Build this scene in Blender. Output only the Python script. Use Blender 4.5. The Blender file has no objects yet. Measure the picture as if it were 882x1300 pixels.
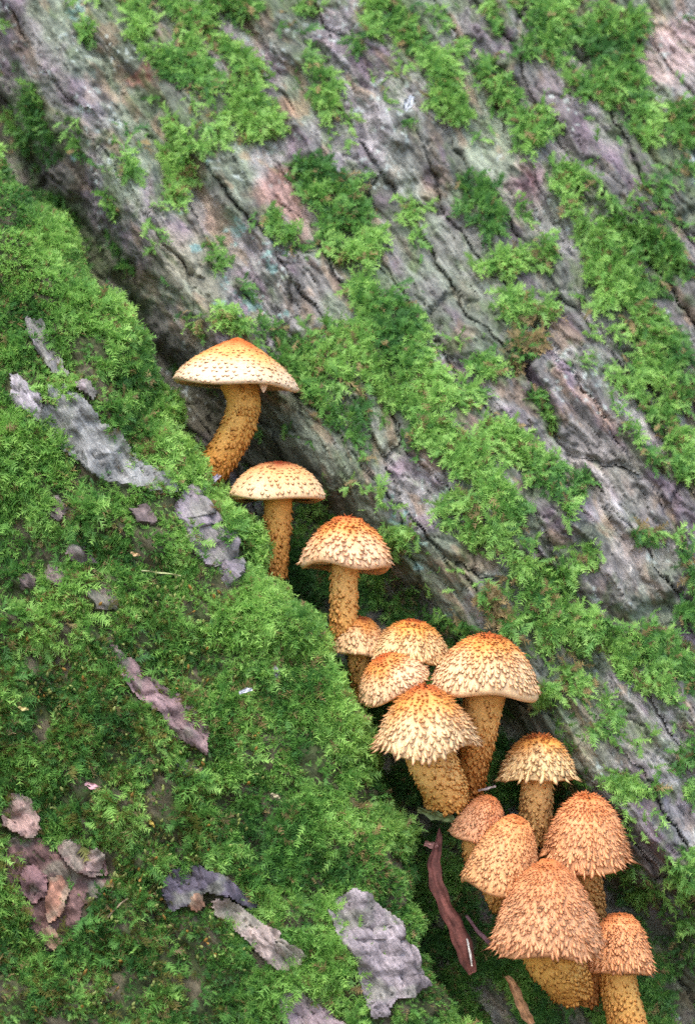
import bpy, math
import numpy as np
from mathutils import Vector, Matrix

# ------------------------------------------------------------------ units
# 1 unit of the survey grid = 0.5 mm.  gx to the right, gy downwards, dep away from the viewer.
S = 0.0005
D = 4100.0            # camera stands 2.05 m from the focus plane
ZC = 0.45             # height of the picture centre above the forest floor
CX, CY = 441.0, 650.0
rng = np.random.default_rng(7)

def W(gx, gy, dep):
    return np.stack([(np.asarray(gx) - CX) * S, np.asarray(dep) * S + 0 * np.asarray(gx), (CY - np.asarray(gy)) * S + ZC], axis=-1)
def U(px, py, dep):                      # measured photo position + distance -> survey grid
    k = (D + dep) / D
    return CX + (px - CX) * k, CY + (py - CY) * k

# ------------------------------------------------------------------ camera, sky, sun, exposure
sc = bpy.context.scene
cam = bpy.data.cameras.new('camera')
cam.sensor_fit = 'VERTICAL'
cam.sensor_height = 2 * 70 * (650.0 / D)
cam.sensor_width = cam.sensor_height
cam.lens = 70
cam.clip_start = 0.05
cam.clip_end = 500
cam.dof.use_dof = True
cam.dof.focus_distance = (D - 20) * S
cam.dof.aperture_fstop = 3.6
cam_o = bpy.data.objects.new('camera', cam)
cam_o.location = (0, -D * S, ZC)
cam_o.rotation_euler = (math.radians(90), 0, 0)
sc.collection.objects.link(cam_o)
sc.camera = cam_o

world = bpy.data.worlds.new('World')
sc.world = world
world.use_nodes = True
wn = world.node_tree.nodes
bg = wn['Background']
sky = wn.new('ShaderNodeTexSky')
sky.sky_type = 'NISHITA'
sky.sun_disc = False
SUN_EL, SUN_AZ = math.radians(60), math.radians(196)     # azimuth clockwise from +Y: behind the camera, a little to its left
sky.sun_elevation = SUN_EL
sky.sun_rotation = SUN_AZ
sky.air_density = 1.0
sky.dust_density = 2.2
sky.ozone_density = 1.0
bg.inputs['Strength'].default_value = 0.15
world.node_tree.links.new(sky.outputs['Color'], bg.inputs['Color'])

sun = bpy.data.lights.new('sun', 'SUN')
sun.energy = 0.7
sun.angle = math.radians(40)
sun.color = (1.0, 0.95, 0.87)
sun_o = bpy.data.objects.new('sun', sun)
sd = Vector((math.sin(SUN_AZ) * math.cos(SUN_EL), math.cos(SUN_AZ) * math.cos(SUN_EL), math.sin(SUN_EL)))
sun_o.rotation_euler = sd.to_track_quat('Z', 'Y').to_euler()
sc.collection.objects.link(sun_o)

sc.view_settings.view_transform = 'Standard'
sc.view_settings.look = 'None'
sc.view_settings.gamma = 1
sc.view_settings.use_curve_mapping = False
sc.view_settings.exposure = 1.8
sc.render.engine = 'CYCLES'
sc.cycles.use_denoising = False
sc.cycles.max_bounces = 6

# ------------------------------------------------------------------ noise helpers
def _h(ix, iy, seed):
    n = (ix.astype(np.int64) * 374761393 + iy.astype(np.int64) * 668265263 + seed * 974634777) & 0xffffffff
    n = ((n ^ (n >> 13)) * 1274126177) & 0xffffffff
    n = ((n ^ (n >> 15)) * 2246822519) & 0xffffffff
    return ((n ^ (n >> 16)) & 0xffff) / 65535.0
def vn(x, y, seed=0):
    ix, iy = np.floor(x), np.floor(y)
    fx, fy = x - ix, y - iy
    fx = fx * fx * fx * (fx * (fx * 6 - 15) + 10); fy = fy * fy * fy * (fy * (fy * 6 - 15) + 10)
    ix = ix.astype(np.int64); iy = iy.astype(np.int64)
    a, b = _h(ix, iy, seed), _h(ix + 1, iy, seed)
    c, d = _h(ix, iy + 1, seed), _h(ix + 1, iy + 1, seed)
    return (a + (b - a) * fx) + ((c + (d - c) * fx) - (a + (b - a) * fx)) * fy
def fbm(x, y, seed=0, octs=4, gain=0.5):
    s = 0; amp = 1; tot = 0
    for o in range(octs):
        s = s + amp * vn(x * 2 ** o + 17.3 * o, y * 2 ** o - 9.1 * o, seed + 31 * o); tot += amp; amp *= gain
    return s / tot
def ss(a, b, x):
    t = np.clip((x - a) / (b - a), 0, 1)
    return t * t * (3 - 2 * t)
def seg_dist(x, y, pts):
    best = np.full(np.shape(x), 1e9)
    if len(pts) == 1:
        return np.hypot(x - pts[0][0], y - pts[0][1])
    for (ax, ay), (bx, by) in zip(pts[:-1], pts[1:]):
        dx, dy = bx - ax, by - ay
        t = np.clip(((x - ax) * dx + (y - ay) * dy) / (dx * dx + dy * dy + 1e-9), 0, 1)
        best = np.minimum(best, np.hypot(x - ax - t * dx, y - ay - t * dy))
    return best
def in_poly(x, y, pts):
    ins = np.zeros(np.shape(x), bool)
    n = len(pts)
    for i in range(n):
        (x0, y0), (x1, y1) = pts[i], pts[(i + 1) % n]
        c = ((y0 > y) != (y1 > y)) & (x < (x1 - x0) * (y - y0) / (y1 - y0 + 1e-9) + x0)
        ins ^= c
    return ins
def cells(u, v, seed):
    """jittered-grid Voronoi: id, F1, F2, centre"""
    iu, iv = np.floor(u).astype(np.int64), np.floor(v).astype(np.int64)
    f1 = np.full(u.shape, 9.0); f2 = np.full(u.shape, 9.0)
    idn = np.zeros(u.shape, np.int64); cu = np.zeros(u.shape); cv = np.zeros(u.shape)
    for a in (-1, 0, 1):
        for b in (-1, 0, 1):
            ju, jv = iu + a, iv + b
            px = ju + 0.12 + 0.76 * _h(ju, jv, seed); py = jv + 0.12 + 0.76 * _h(ju, jv, seed + 5)
            d = np.hypot(px - u, py - v)
            closer = d < f1
            f2 = np.where(closer, f1, np.minimum(f2, d))
            idn = np.where(closer, (ju + 500) * 2000 + jv + 500, idn)
            cu = np.where(closer, px, cu); cv = np.where(closer, py, cv)
            f1 = np.where(closer, d, f1)
    return idn, f1, f2, cu, cv

# ------------------------------------------------------------------ object helpers
COL = sc.collection
def raw_mesh(name, verts, faces, cols=None, smooth=True):
    """verts (n,3); faces (m,3) or (m,4) int array or list of such arrays"""
    me = bpy.data.meshes.new(name)
    if not isinstance(faces, list):
        faces = [faces]
    faces = [np.asarray(f, np.int64) for f in faces if len(f)]
    nv = len(verts)
    me.vertices.add(nv)
    me.vertices.foreach_set('co', np.ascontiguousarray(verts, np.float32).ravel())
    loops = np.concatenate([f.ravel() for f in faces])
    tot = np.concatenate([np.full(len(f), f.shape[1]) for f in faces])
    start = np.concatenate([[0], np.cumsum(tot)[:-1]])
    me.loops.add(len(loops)); me.loops.foreach_set('vertex_index', loops.astype(np.int32))
    me.polygons.add(len(tot))
    me.polygons.foreach_set('loop_start', start.astype(np.int32))
    me.polygons.foreach_set('loop_total', tot.astype(np.int32))
    if smooth:
        me.polygons.foreach_set('use_smooth', np.ones(len(tot), bool))
    if cols is not None:
        at = me.color_attributes.new('tone', 'FLOAT_COLOR', 'POINT')
        c4 = np.ones((nv, 4), np.float32); c4[:, :3] = np.clip(cols, 0, 1)
        at.data.foreach_set('color', c4.ravel())
    me.update(calc_edges=True)
    return me
def add_obj(name, me, mat=None, parent=None):
    o = bpy.data.objects.new(name, me)
    COL.objects.link(o)
    if mat is not None and me is not None:
        me.materials.append(mat)
    if parent is not None:
        o.parent = parent
    return o
def tag(o, label=None, cat=None, group=None, kind=None):
    if label: o['label'] = label
    if cat: o['category'] = cat
    if group: o['group'] = group
    if kind: o['kind'] = kind
    return o

# ------------------------------------------------------------------ materials
def new_mat(name):
    m = bpy.data.materials.new(name); m.use_nodes = True
    nt = m.node_tree; nt.nodes.clear()
    out = nt.nodes.new('ShaderNodeOutputMaterial')
    return m, nt, out
def tone_node(nt):
    a = nt.nodes.new('ShaderNodeAttribute'); a.attribute_name = 'tone'; return a

def mat_bark():
    m, nt, out = new_mat('bark')
    N, L = nt.nodes.new, nt.links.new
    p = N('ShaderNodeBsdfPrincipled'); p.inputs['Roughness'].default_value = 0.82
    p.inputs['Specular IOR Level'].default_value = 0.35
    a = tone_node(nt)
    geo = N('ShaderNodeNewGeometry')
    mp = N('ShaderNodeCombineXYZ')                       # grain runs along the bark ridges
    for slot, vec in enumerate(((.57 * 55, 0, -.82 * 55), (0, 150, 0), (.82 * 420, 0, .57 * 420))):
        dt = N('ShaderNodeVectorMath'); dt.operation = 'DOT_PRODUCT'; dt.inputs[1].default_value = vec
        L(geo.outputs['Position'], dt.inputs[0]); L(dt.outputs['Value'], mp.inputs[slot])
    n1 = N('ShaderNodeTexNoise'); n1.inputs['Scale'].default_value = 1.0; n1.inputs['Detail'].default_value = 6; n1.inputs['Roughness'].default_value = 0.65
    L(mp.outputs[0], n1.inputs['Vector'])
    n2 = N('ShaderNodeTexNoise'); n2.inputs['Scale'].default_value = 1400; n2.inputs['Detail'].default_value = 3
    L(geo.outputs['Position'], n2.inputs['Vector'])
    n3 = N('ShaderNodeTexNoise'); n3.inputs['Scale'].default_value = 330; n3.inputs['Detail'].default_value = 4; n3.inputs['Roughness'].default_value = 0.7
    L(geo.outputs['Position'], n3.inputs['Vector'])
    r1 = N('ShaderNodeMapRange'); r1.inputs[1].default_value = 0.3; r1.inputs[2].default_value = 0.7; r1.inputs[3].default_value = 0.5; r1.inputs[4].default_value = 1.45
    L(n1.outputs['Fac'], r1.inputs[0])
    mul = N('ShaderNodeMix'); mul.data_type = 'RGBA'; mul.blend_type = 'MULTIPLY'; mul.inputs[0].default_value = 1
    L(a.outputs['Color'], mul.inputs[6]); L(r1.outputs[0], mul.inputs[7])
    # speckle: pale and dark grains
    r2 = N('ShaderNodeValToRGB'); e = r2.color_ramp.elements
    e[0].position = 0.34; e[0].color = (0.5, 0.46, 0.46, 1); e[1].position = 0.68; e[1].color = (1.4, 1.38, 1.34, 1)
    L(n3.outputs['Fac'], r2.inputs[0])
    mul2 = N('ShaderNodeMix'); mul2.data_type = 'RGBA'; mul2.blend_type = 'MULTIPLY'; mul2.inputs[0].default_value = 0.45
    L(mul.outputs[2], mul2.inputs[6]); L(r2.outputs['Color'], mul2.inputs[7])
    L(mul2.outputs[2], p.inputs['Base Color'])
    sm = N('ShaderNodeMath'); sm.operation = 'MULTIPLY_ADD'; sm.inputs[1].default_value = 0.6
    L(n3.outputs['Fac'], sm.inputs[0]); L(n1.outputs['Fac'], sm.inputs[2])
    b = N('ShaderNodeBump'); b.inputs['Strength'].default_value = 0.9; b.inputs['Distance'].default_value = 0.0022
    L(sm.outputs[0], b.inputs['Height'])
    b2 = N('ShaderNodeBump'); b2.inputs['Strength'].default_value = 0.5; b2.inputs['Distance'].default_value = 0.0005
    L(n2.outputs['Fac'], b2.inputs['Height']); L(b.outputs['Normal'], b2.inputs['Normal'])
    L(b2.outputs['Normal'], p.inputs['Normal'])
    L(p.outputs[0], out.inputs[0])
    return m
def mat_leafy(name, trans=0.45, rough=0.5):
    m, nt, out = new_mat(name)
    N, L = nt.nodes.new, nt.links.new
    a = tone_node(nt)
    p = N('ShaderNodeBsdfPrincipled'); p.inputs['Roughness'].default_value = rough
    p.inputs['Specular IOR Level'].default_value = 0.3
    t = N('ShaderNodeBsdfTranslucent')
    mx = N('ShaderNodeMixShader'); mx.inputs[0].default_value = trans
    L(a.outputs['Color'], p.inputs['Base Color']); L(a.outputs['Color'], t.inputs['Color'])
    L(p.outputs[0], mx.inputs[1]); L(t.outputs[0], mx.inputs[2]); L(mx.outputs[0], out.inputs[0])
    return m
def mat_flesh(name, rough=0.6, sss=0.12, bump=0.0004, sc_=900):
    m, nt, out = new_mat(name)
    N, L = nt.nodes.new, nt.links.new
    a = tone_node(nt)
    p = N('ShaderNodeBsdfPrincipled'); p.inputs['Roughness'].default_value = rough
    p.inputs['Specular IOR Level'].default_value = 0.3
    p.inputs['Subsurface Weight'].default_value = sss
    p.inputs['Subsurface Radius'].default_value = (1.0, 0.5, 0.2)
    p.inputs['Subsurface Scale'].default_value = 0.003
    geo = N('ShaderNodeNewGeometry')
    n = N('ShaderNodeTexNoise'); n.inputs['Scale'].default_value = sc_; n.inputs['Detail'].default_value = 4
    L(geo.outputs['Position'], n.inputs['Vector'])
    r = N('ShaderNodeMapRange'); r.inputs[1].default_value = 0.3; r.inputs[2].default_value = 0.7; r.inputs[3].default_value = 0.72; r.inputs[4].default_value = 1.2
    L(n.outputs['Fac'], r.inputs[0])
    mul = N('ShaderNodeMix'); mul.data_type = 'RGBA'; mul.blend_type = 'MULTIPLY'; mul.inputs[0].default_value = 1
    L(a.outputs['Color'], mul.inputs[6]); L(r.outputs[0], mul.inputs[7])
    L(mul.outputs[2], p.inputs['Base Color'])
    b = N('ShaderNodeBump'); b.inputs['Strength'].default_value = 0.7; b.inputs['Distance'].default_value = bump
    L(n.outputs['Fac'], b.inputs['Height']); L(b.outputs['Normal'], p.inputs['Normal'])
    L(p.outputs[0], out.inputs[0])
    return m
def mat_ground():
    m, nt, out = new_mat('forest_floor')
    N, L = nt.nodes.new, nt.links.new
    p = N('ShaderNodeBsdfPrincipled'); p.inputs['Roughness'].default_value = 0.9
    geo = N('ShaderNodeNewGeometry')
    n = N('ShaderNodeTexVoronoi'); n.inputs['Scale'].default_value = 28
    L(geo.outputs['Position'], n.inputs['Vector'])
    r = N('ShaderNodeValToRGB'); e = r.color_ramp.elements
    e[0].color = (0.05, 0.035, 0.02, 1); e[1].color = (0.2, 0.13, 0.07, 1)
    L(n.outputs['Color'], r.inputs[0]); L(r.outputs['Color'], p.inputs['Base Color'])
    b = N('ShaderNodeBump'); b.inputs['Distance'].default_value = 0.02; L(n.outputs['Distance'], b.inputs['Height']); L(b.outputs['Normal'], p.inputs['Normal'])
    L(p.outputs[0], out.inputs[0])
    return m
M_BARK = mat_bark()
M_MOSS = mat_leafy('moss_leaf')
M_CAP = mat_flesh('cap_skin')
M_SCALE = mat_flesh('scale_skin', rough=0.65, sss=0.08, bump=0.0002)
M_LEAF = mat_flesh('dry_leaf', rough=0.8, sss=0.0, bump=0.0006, sc_=500)
M_GROUND = mat_ground()

# ------------------------------------------------------------------ ground (below the frame)
def build_ground():
    n = 60
    ax = np.sign(np.linspace(-1, 1, n)) * np.abs(np.linspace(-1, 1, n)) ** 3 * 60
    X, Y = np.meshgrid(ax, ax)
    Z = 0.04 * (fbm(X * 1.5 + 40, Y * 1.5 + 40, 91) - 0.5) * 2 - 0.0
    V = np.stack([X, Y, Z], -1).reshape(-1, 3)
    i = np.arange(n * n).reshape(n, n)
    F = np.stack([i[:-1, :-1], i[:-1, 1:], i[1:, 1:], i[1:, :-1]], -1).reshape(-1, 4)
    o = add_obj('ground', raw_mesh('ground', V, F), M_GROUND)
    tag(o, 'brown leaf litter forest floor at the foot of the tree', kind='structure')
build_ground()

# ------------------------------------------------------------------ the tree: trunk with its hollow, and the mossy buttress root
tree = bpy.data.objects.new('tree', None); COL.objects.link(tree)
tree.location = (0, 0.1, 0)
tree_inv = Vector((0, 0.1, 0))
tag(tree, 'old tree base with fissured grey bark and a mossy buttress root', 'tree')
bpy.context.view_layer.update()
def tree_part(name, me, mat, parent):
    o = add_obj(name, me, mat, parent)
    if parent == tree:
        o.matrix_parent_inverse = Matrix.Translation(-tree_inv)
    return o

RIDGE = [(-60, -160), (20, 0), (80, 110), (280, 420), (400, 560), (500, 650), (600, 785), (690, 885), (780, 1000), (880, 1140), (1000, 1330), (1080, 1500)]
EDGE = [(-330, -160), (-120, 120), (10, 240), (52, 280), (100, 330), (140, 380), (188, 438), (226, 520), (262, 600), (305, 660), (345, 722), (412, 800), (452, 870), (490, 950), (535, 1040), (553, 1100), (577, 1200), (602, 1300), (640, 1450), (660, 1600)]
RY, RX = [p[1] for p in RIDGE], [p[0] for p in RIDGE]
EY, EX = [p[1] for p in EDGE], [p[0] - (16 if p[1] < 540 else 46 if 610 < p[1] < 760 else 36 if p[1] < 760 else 26) for p in EDGE]

def trunk_plane(gy):
    return np.interp(gy, [-700, -200, 0, 400, 650, 1000, 1300, 1600], [640, 440, 360, 215, 130, 65, 20, -30])

RIDGES = [  # photo strokes, half width, height
    ([(40, 20), (95, 130), (150, 215), (200, 300), (285, 440)], 44, 52),
    ([(395, 540), (480, 625), (560, 730), (600, 790), (690, 890), (790, 1010), (890, 1150)], 34, 16),
    ([(150, 330), (230, 440), (330, 560), (420, 620), (480, 665)], 26, 26),
    ([(300, 480), (360, 540), (450, 640), (520, 740)], 20, 18),
    ([(640, 90), (700, 180), (750, 240)], 40, 16),
    ([(560, 110), (620, 190), (690, 260)], 36, 14),
    ([(730, 480), (770, 560), (830, 620)], 55, 14),
    ([(720, 660), (790, 700), (850, 730)], 40, 20),
    ([(420, 330), (480, 420), (560, 520), (650, 640)], 60, 12),
    ([(770, 230), (850, 300), (900, 350)], 40, 16),
    ([(790, 900), (850, 1000), (900, 1080)], 50, 14),
]
FURROWS = [
    ([(92, 0), (110, 50), (135, 100), (150, 150)], 9, 20),
    ([(160, 110), (215, 210), (270, 300), (330, 380), (390, 460)], 26, 24),
    ([(-10, 130), (40, 230), (100, 310), (170, 410), (210, 470)], 32, 40),
    ([(590, 55), (650, 110), (700, 165), (760, 220)], 8, 18),
    ([(560, 165), (600, 270), (620, 320)], 7, 10),
    ([(655, 465), (700, 540), (735, 600), (790, 690)], 8, 16),
    ([(700, 190), (780, 290), (880, 345)], 12, 20),
    ([(690, 730), (740, 770), (800, 785), (850, 770)], 16, 20),
    ([(345, 100), (375, 190), (385, 230)], 9, 12),
    ([(430, 30), (445, 110)], 8, 10),
    ([(640, 470), (690, 500)], 6, 10),
]
MOSS_STROKES = [   # on the trunk: points, width, density
    ([(185, 20), (200, 95)], 70, 1), ([(240, 30), (262, 150), (225, 230), (215, 250)], 70, 1), ([(300, 100), (325, 170)], 70, 1),
    ([(225, 8), (440, 5)], 44, .9), ([(395, 70), (412, 150), (420, 180)], 46, .9), ([(255, 20), (300, 70)], 50, 1), ([(280, 180), (230, 230)], 44, .8),
    ([(15, 110), (60, 165), (105, 180)], 55, .85), ([(15, 180), (40, 250), (110, 310), (165, 390)], 70, .75), ([(135, 225), (150, 275)], 26, .8),
    ([(390, 215), (410, 290), (430, 330)], 52, .95), ([(345, 280), (380, 305)], 26, .6), ([(285, 412), (340, 425), (380, 445)], 24, .9),
    ([(450, 5), (460, 50)], 44, .9), ([(505, 0), (525, 70), (575, 135)], 56, 1), ([(545, 130), (580, 150)], 36, .8), ([(520, 230), (525, 340)], 24, .6),
    ([(620, 15), (655, 70)], 46, 1), ([(612, 88), (685, 175)], 42, 1), ([(690, 55), (720, 90)], 30, .8),
    ([(705, 5), (780, 50), (800, 130), (850, 195)], 105, 1), ([(760, 10), (800, 40)], 60, .9), ([(800, 110), (870, 200)], 60, .9),
    ([(715, 215), (760, 270), (800, 295), (845, 325)], 62, 1), ([(740, 285), (800, 340)], 44, .9),
    ([(628, 330), (692, 322)], 42, .9), ([(610, 235), (625, 290)], 22, .6), ([(645, 380), (690, 400), (660, 440)], 44, .55),
    ([(750, 345), (810, 390), (835, 440), (860, 500), (865, 600)], 62, 1), ([(800, 560), (825, 590)], 34, .9),
    ([(440, 240), (455, 330), (462, 410)], 62, 1), ([(500, 385), (545, 420)], 46, .9), ([(385, 440), (430, 480), (480, 500)], 46, .9),
    ([(452, 430), (540, 520), (600, 600), (640, 660)], 112, 1.05), ([(600, 560), (690, 600), (720, 640)], 76, 1.05), ([(620, 640), (660, 720), (695, 800)], 100, 1.0),
    ([(545, 440), (610, 455), (645, 480)], 40, .8), ([(680, 510), (705, 580)], 26, .9), ([(740, 460), (770, 480), (850, 470)], 40, .8),
    ([(735, 790), (800, 830), (870, 850)], 90, .85), ([(720, 850), (790, 900), (850, 960)], 60, .75), ([(770, 990), (880, 1005)], 42, .9), ([(850, 870), (880, 960)], 44, .75),
    ([(840, 1110), (890, 1130)], 56, .9), ([(770, 680), (855, 682)], 14, 1), ([(560, 700), (600, 790)], 20, .35), ([(865, 700), (880, 770)], 36, .7), ([(690, 870), (745, 880)], 40, .7),
    # short shaded moss inside the hollow
    ([(330, 440), (400, 500), (430, 560)], 60, .6), ([(190, 420), (240, 480)], 50, .5), ([(480, 660), (540, 740), (580, 800)], 60, .45),
    ([(380, 740), (470, 760), (560, 830)], 110, .55), ([(480, 880), (560, 1020), (600, 1200), (660, 1320)], 120, .62), ([(640, 900), (720, 1000)], 60, .45), ([(800, 1120), (850, 1250)], 60, .5), ([(290, 620), (360, 700)], 60, .45),
]
BARE_STROKES = [([(310, 60), (345, 75)], 40), ([(405, 35), (432, 75)], 42), ([(345, 95), (368, 170)], 24), ([(160, 70), (175, 90)], 34),
    ([(370, 235), (365, 280)], 36), ([(720, 490), (800, 620)], 62), ([(740, 660), (830, 740)], 60), ([(730, 205), (790, 240)], 30), ([(700, 110), (745, 190)], 26), ([(480, 565), (590, 770)], 16)]
BLOBS = [  # real colour patches in the bark: x, y, r, colour, strength
    (368, 255, 34, (.28, .12, .09), .7), (182, 108, 14, (.36, .09, .07), .9), (352, 150, 18, (.40, .24, .16), .7), (330, 66, 30, (.36, .27, .22), .8),
    (418, 52, 36, (.42, .37, .40), .8), (662, 240, 30, (.22, .11, .14), .9), (862, 55, 50, (.44, .32, .30), .9), (700, 130, 36, (.38, .31, .32), .8),
    (590, 330, 110, (.24, .27, .20), .8), (500, 190, 60, (.27, .29, .24), .7), (450, 180, 40, (.33, .29, .32), .7), (240, 330, 60, (.30, .25, .19), .6), (120, 150, 50, (.27, .25, .25), .6),
    (780, 590, 60, (.36, .32, .29), .7), (800, 715, 50, (.36, .31, .30), .7), (640, 540, 26, (.27, .21, .26), .8), (510, 590, 22, (.27, .2, .23), .8), (590, 790, 26, (.3, .27, .26), .7),
    (770, 950, 60, (.26, .25, .19), .7), (850, 1020, 50, (.17, .16, .19), .7), (380, 300, 22, (.35, .2, .14), .7), (830, 1100, 30, (.22, .13, .12), .5), (730, 330, 60, (.3, .27, .29), .5),
]
LICHEN = [(103, 20, 14), (112, 42, 9), (98, 205, 8), (230, 270, 7), (300, 295, 16), (318, 385, 18), (340, 325, 12), (285, 390, 10), (255, 320, 8), (290, 360, 8), (413, 182, 6), (345, 345, 8),
          (520, 690, 16), (495, 630, 10), (505, 665, 12), (560, 785, 10), (515, 650, 8), (530, 720, 9), (360, 400, 7), (265, 215, 6), (290, 440, 6)]

class Bark: pass
def trunk_field(gx, gy):
    """everything about the trunk surface at survey positions gx, gy"""
    f = Bark()
    y0 = trunk_plane(gy)
    k = D / (D + y0 + 30)
    qx, qy = CX + (gx - CX) * k, CY + (gy - CY) * k
    f.qx, f.qy = qx, qy
    r = np.interp(qy, RY, RX)
    w = (r - qx) * 0.8                                   # distance to the left of the ridge line
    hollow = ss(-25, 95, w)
    bulge = -24 * np.exp(-((w + 130) / 120) ** 2)
    curve = np.clip((qx - 560) / 480, 0, 3) ** 2 * 75 + np.clip((-w) / 500, 0, 2) * 20
    hdepth = np.interp(qy, [-200, 200, 450, 700, 900, 1100, 1300], [60, 70, 88, 95, 88, 90, 95])
    f.hollow = hollow
    dep = y0 + hollow * hdepth + bulge + curve - np.clip(w - 230, 0, 400) * 0.25 * 0
    wx = qx + 34 * (fbm(qx / 130, qy / 130, 3) - .5) * 2
    wy = qy + 34 * (fbm(qx / 130 + 50, qy / 130, 4) - .5) * 2
    rx = qx + 15 * (fbm(qx / 28, qy / 28, 5, 5, .6) - .5) * 2 + 6 * (vn(qx / 9, qy / 9, 6) - .5)
    ry = qy + 15 * (fbm(qx / 28 + 9, qy / 28, 7, 5, .6) - .5) * 2
    h = 0
    for pts, hw, amp in RIDGES:
        d = seg_dist(wx * .5 + rx * .5, wy * .5 + ry * .5, pts)
        h = h + amp * np.exp(-(d / hw) ** 2)
    for pts, hw, amp in FURROWS:
        d = seg_dist(rx, ry, pts)
        h = h - amp * np.exp(-(d / hw) ** 2)
    # branch scar
    dk = np.hypot((rx - 508) / 1.0, (ry - 185) / 1.15)
    h = h + 16 * np.exp(-(dk / 46) ** 2) + 5 * np.cos(dk / 5.2) * np.exp(-(dk / 62) ** 2)
    al, ac = wx * .57 + wy * .82, wx * .82 - wy * .57
    f.al, f.ac = al, ac
    rid = 1 - np.abs(2 * fbm(ac / 46, al / 230, 11, 4) - 1)
    h = h + 27 * (rid - .7)
    h = h + 9 * (fbm(qx / 60, qy / 60, 12) - .5) * 2
    f.smooth_dep = dep - h
    # fine relief: fibrous ridges, flakes with stepped edges
    rid2 = 1 - np.abs(2 * fbm(ac / 11 + (rx - qx) / 14, al / 70, 14, 3) - 1)
    fine = 7.5 * (rid2 - .7)
    ax2 = rx * .82 - ry * .57; al2 = rx * .57 + ry * .82
    idn, f1, f2, cu, cv = cells((ac * .55 + ax2 * .45) / 22 + 3.3, (al * .55 + al2 * .45) / 78 + 7.7, 21)
    fine = fine + 4 * (_h(idn, idn * 0 + 3, 9) - .5) - 5.5 * (1 - ss(0, .09, f2 - f1)) * ss(.44, .62, fbm(qx / 50, qy / 50, 19))
    ax3 = ac * .6 + ax2 * .4; al3 = al * .6 + al2 * .4
    tq = fbm(ax3 / 34, al3 / 190, 17, 4, .5) * 10
    tf = np.floor(tq); tr_ = tq - tf
    fine = fine + 5.0 * (tf + ss(.0, .12, tr_) - 5)
    f.strata = _h(tf.astype(np.int64), idn * 0 + 2, 18)
    ida, g1, g2, _, _ = cells(rx / 11 + 1.3, ry / 17 + 2.7, 33)
    fine = fine + 1.5 * (_h(ida, ida * 0 + 1, 4) - .5) - 1.0 * (1 - ss(0, .2, g2 - g1))
    fine = fine + 1.8 * (fbm(qx / 9, qy / 9, 15) - .5) * 2
    # big plates
    sel = ss(.35, .6, fbm(qx / 150, qy / 150, 24))
    pid, p1, p2, pu, pv = cells((rx * .5 + wx * .5) * .82 / 54 - (ry * .5 + wy * .5) * .57 / 54 + 20, (rx * .5 + wx * .5) * .57 / 235 + (ry * .5 + wy * .5) * .82 / 235 + 20, 41)
    crack = 1 - ss(0.0, .07, p2 - p1)
    fine = fine - crack * (1 + 12 * sel)
    f.pid, f.pu, f.pv = pid, pu, pv
    # moss cover
    m = np.zeros(gx.shape)
    for pts, wd, dens in MOSS_STROKES:
        d = seg_dist(wx * .35 + qx * .65, wy * .35 + qy * .65, pts)
        m = np.maximum(m, dens * np.clip(1.15 - d / (wd * .56), 0, 1))
    b = np.zeros(gx.shape)
    for pts, wd in BARE_STROKES:
        d = seg_dist(rx, ry, pts)
        b = np.maximum(b, ss(1.0, .55, d / (wd * .5)))
    nz = fbm(qx / 28, qy / 28, 51, 4, .6) - .5
    out = ss(-20, -80, np.minimum(np.minimum(qx, 882 - qx), np.minimum(qy + 20, 1300 - qy)))
    m = np.maximum(m, out * ss(.45, .6, fbm(qx / 90, qy / 90, 55)) * .9)
    nz2 = fbm(ac / 15, al / 62, 57, 3) - .5
    f.moss = ss(.62, 1.0, m + 2.0 * nz + 1.6 * nz2) * (1 - b)
    f.moss = np.maximum(f.moss, hollow * ss(560, 760, qy) * ss(.42, .52, fbm(qx / 40, qy / 40, 59)) * .85)
    stray = ss(.70, .78, fbm(ac / 18, al / 60, 58, 3)) * .35 * (1 - b)
    f.moss = np.maximum(f.moss, stray * (1 - hollow))
    f.fine = fine * (1 - .6 * f.moss) + f.moss * (5 + 5 * fbm(qx / 22, qy / 22, 61))
    f.dep = f.smooth_dep - f.fine
    # bark colour, darker olive brown inside the hollow
    n1 = fbm(qx / 90, qy / 90, 71, 4); n2 = fbm(ac / 24, al / 80, 72, 4); n3 = fbm(qx / 40, qy / 40, 73, 4)
    c = np.stack([.205 + 0 * qx, .195 + 0 * qx, .18 + 0 * qx], -1)
    def mixc(c, col, t):
        return c * (1 - t[..., None]) + np.asarray(col) * t[..., None]
    c = mixc(c, (.185, .135, .165), ss(.46, .66, n2) * .8)
    c = mixc(c, (.265, .255, .24), ss(.52, .72, n3) * .75)
    c = mixc(c, (.145, .185, .115), ss(.46, .64, n1) * .75)
    c = mixc(c, (.25, .17, .105), ss(.56, .72, fbm(ac / 15, al / 40, 74)) * .6)
    for x, y, rad, col, st in BLOBS:
        d = np.hypot(rx - x, ry - y) / rad
        c = mixc(c, np.asarray(col) * .84, ss(1.3, .4, d + 1.6 * (n2 - .5) + .8 * (n3 - .5)) * st * .8)
    pv_ = .82 + .36 * _h(pid, pid * 0, 77)
    c = c * (pv_ * (.88 + .24 * _h(idn, idn * 0, 78)) * (.66 + .70 * f.strata))[..., None]
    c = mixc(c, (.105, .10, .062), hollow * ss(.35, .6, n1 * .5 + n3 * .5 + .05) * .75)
    lz = fbm(qx / 6, qy / 6, 79, 3)
    for x, y, rad in LICHEN:
        d = np.hypot(qx - x, qy - y) / rad
        c = mixc(c, (.25, .40, .36), ss(.62, .75, lz + .35 * (1 - d)) * (d < 1.7) * .85)
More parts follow.
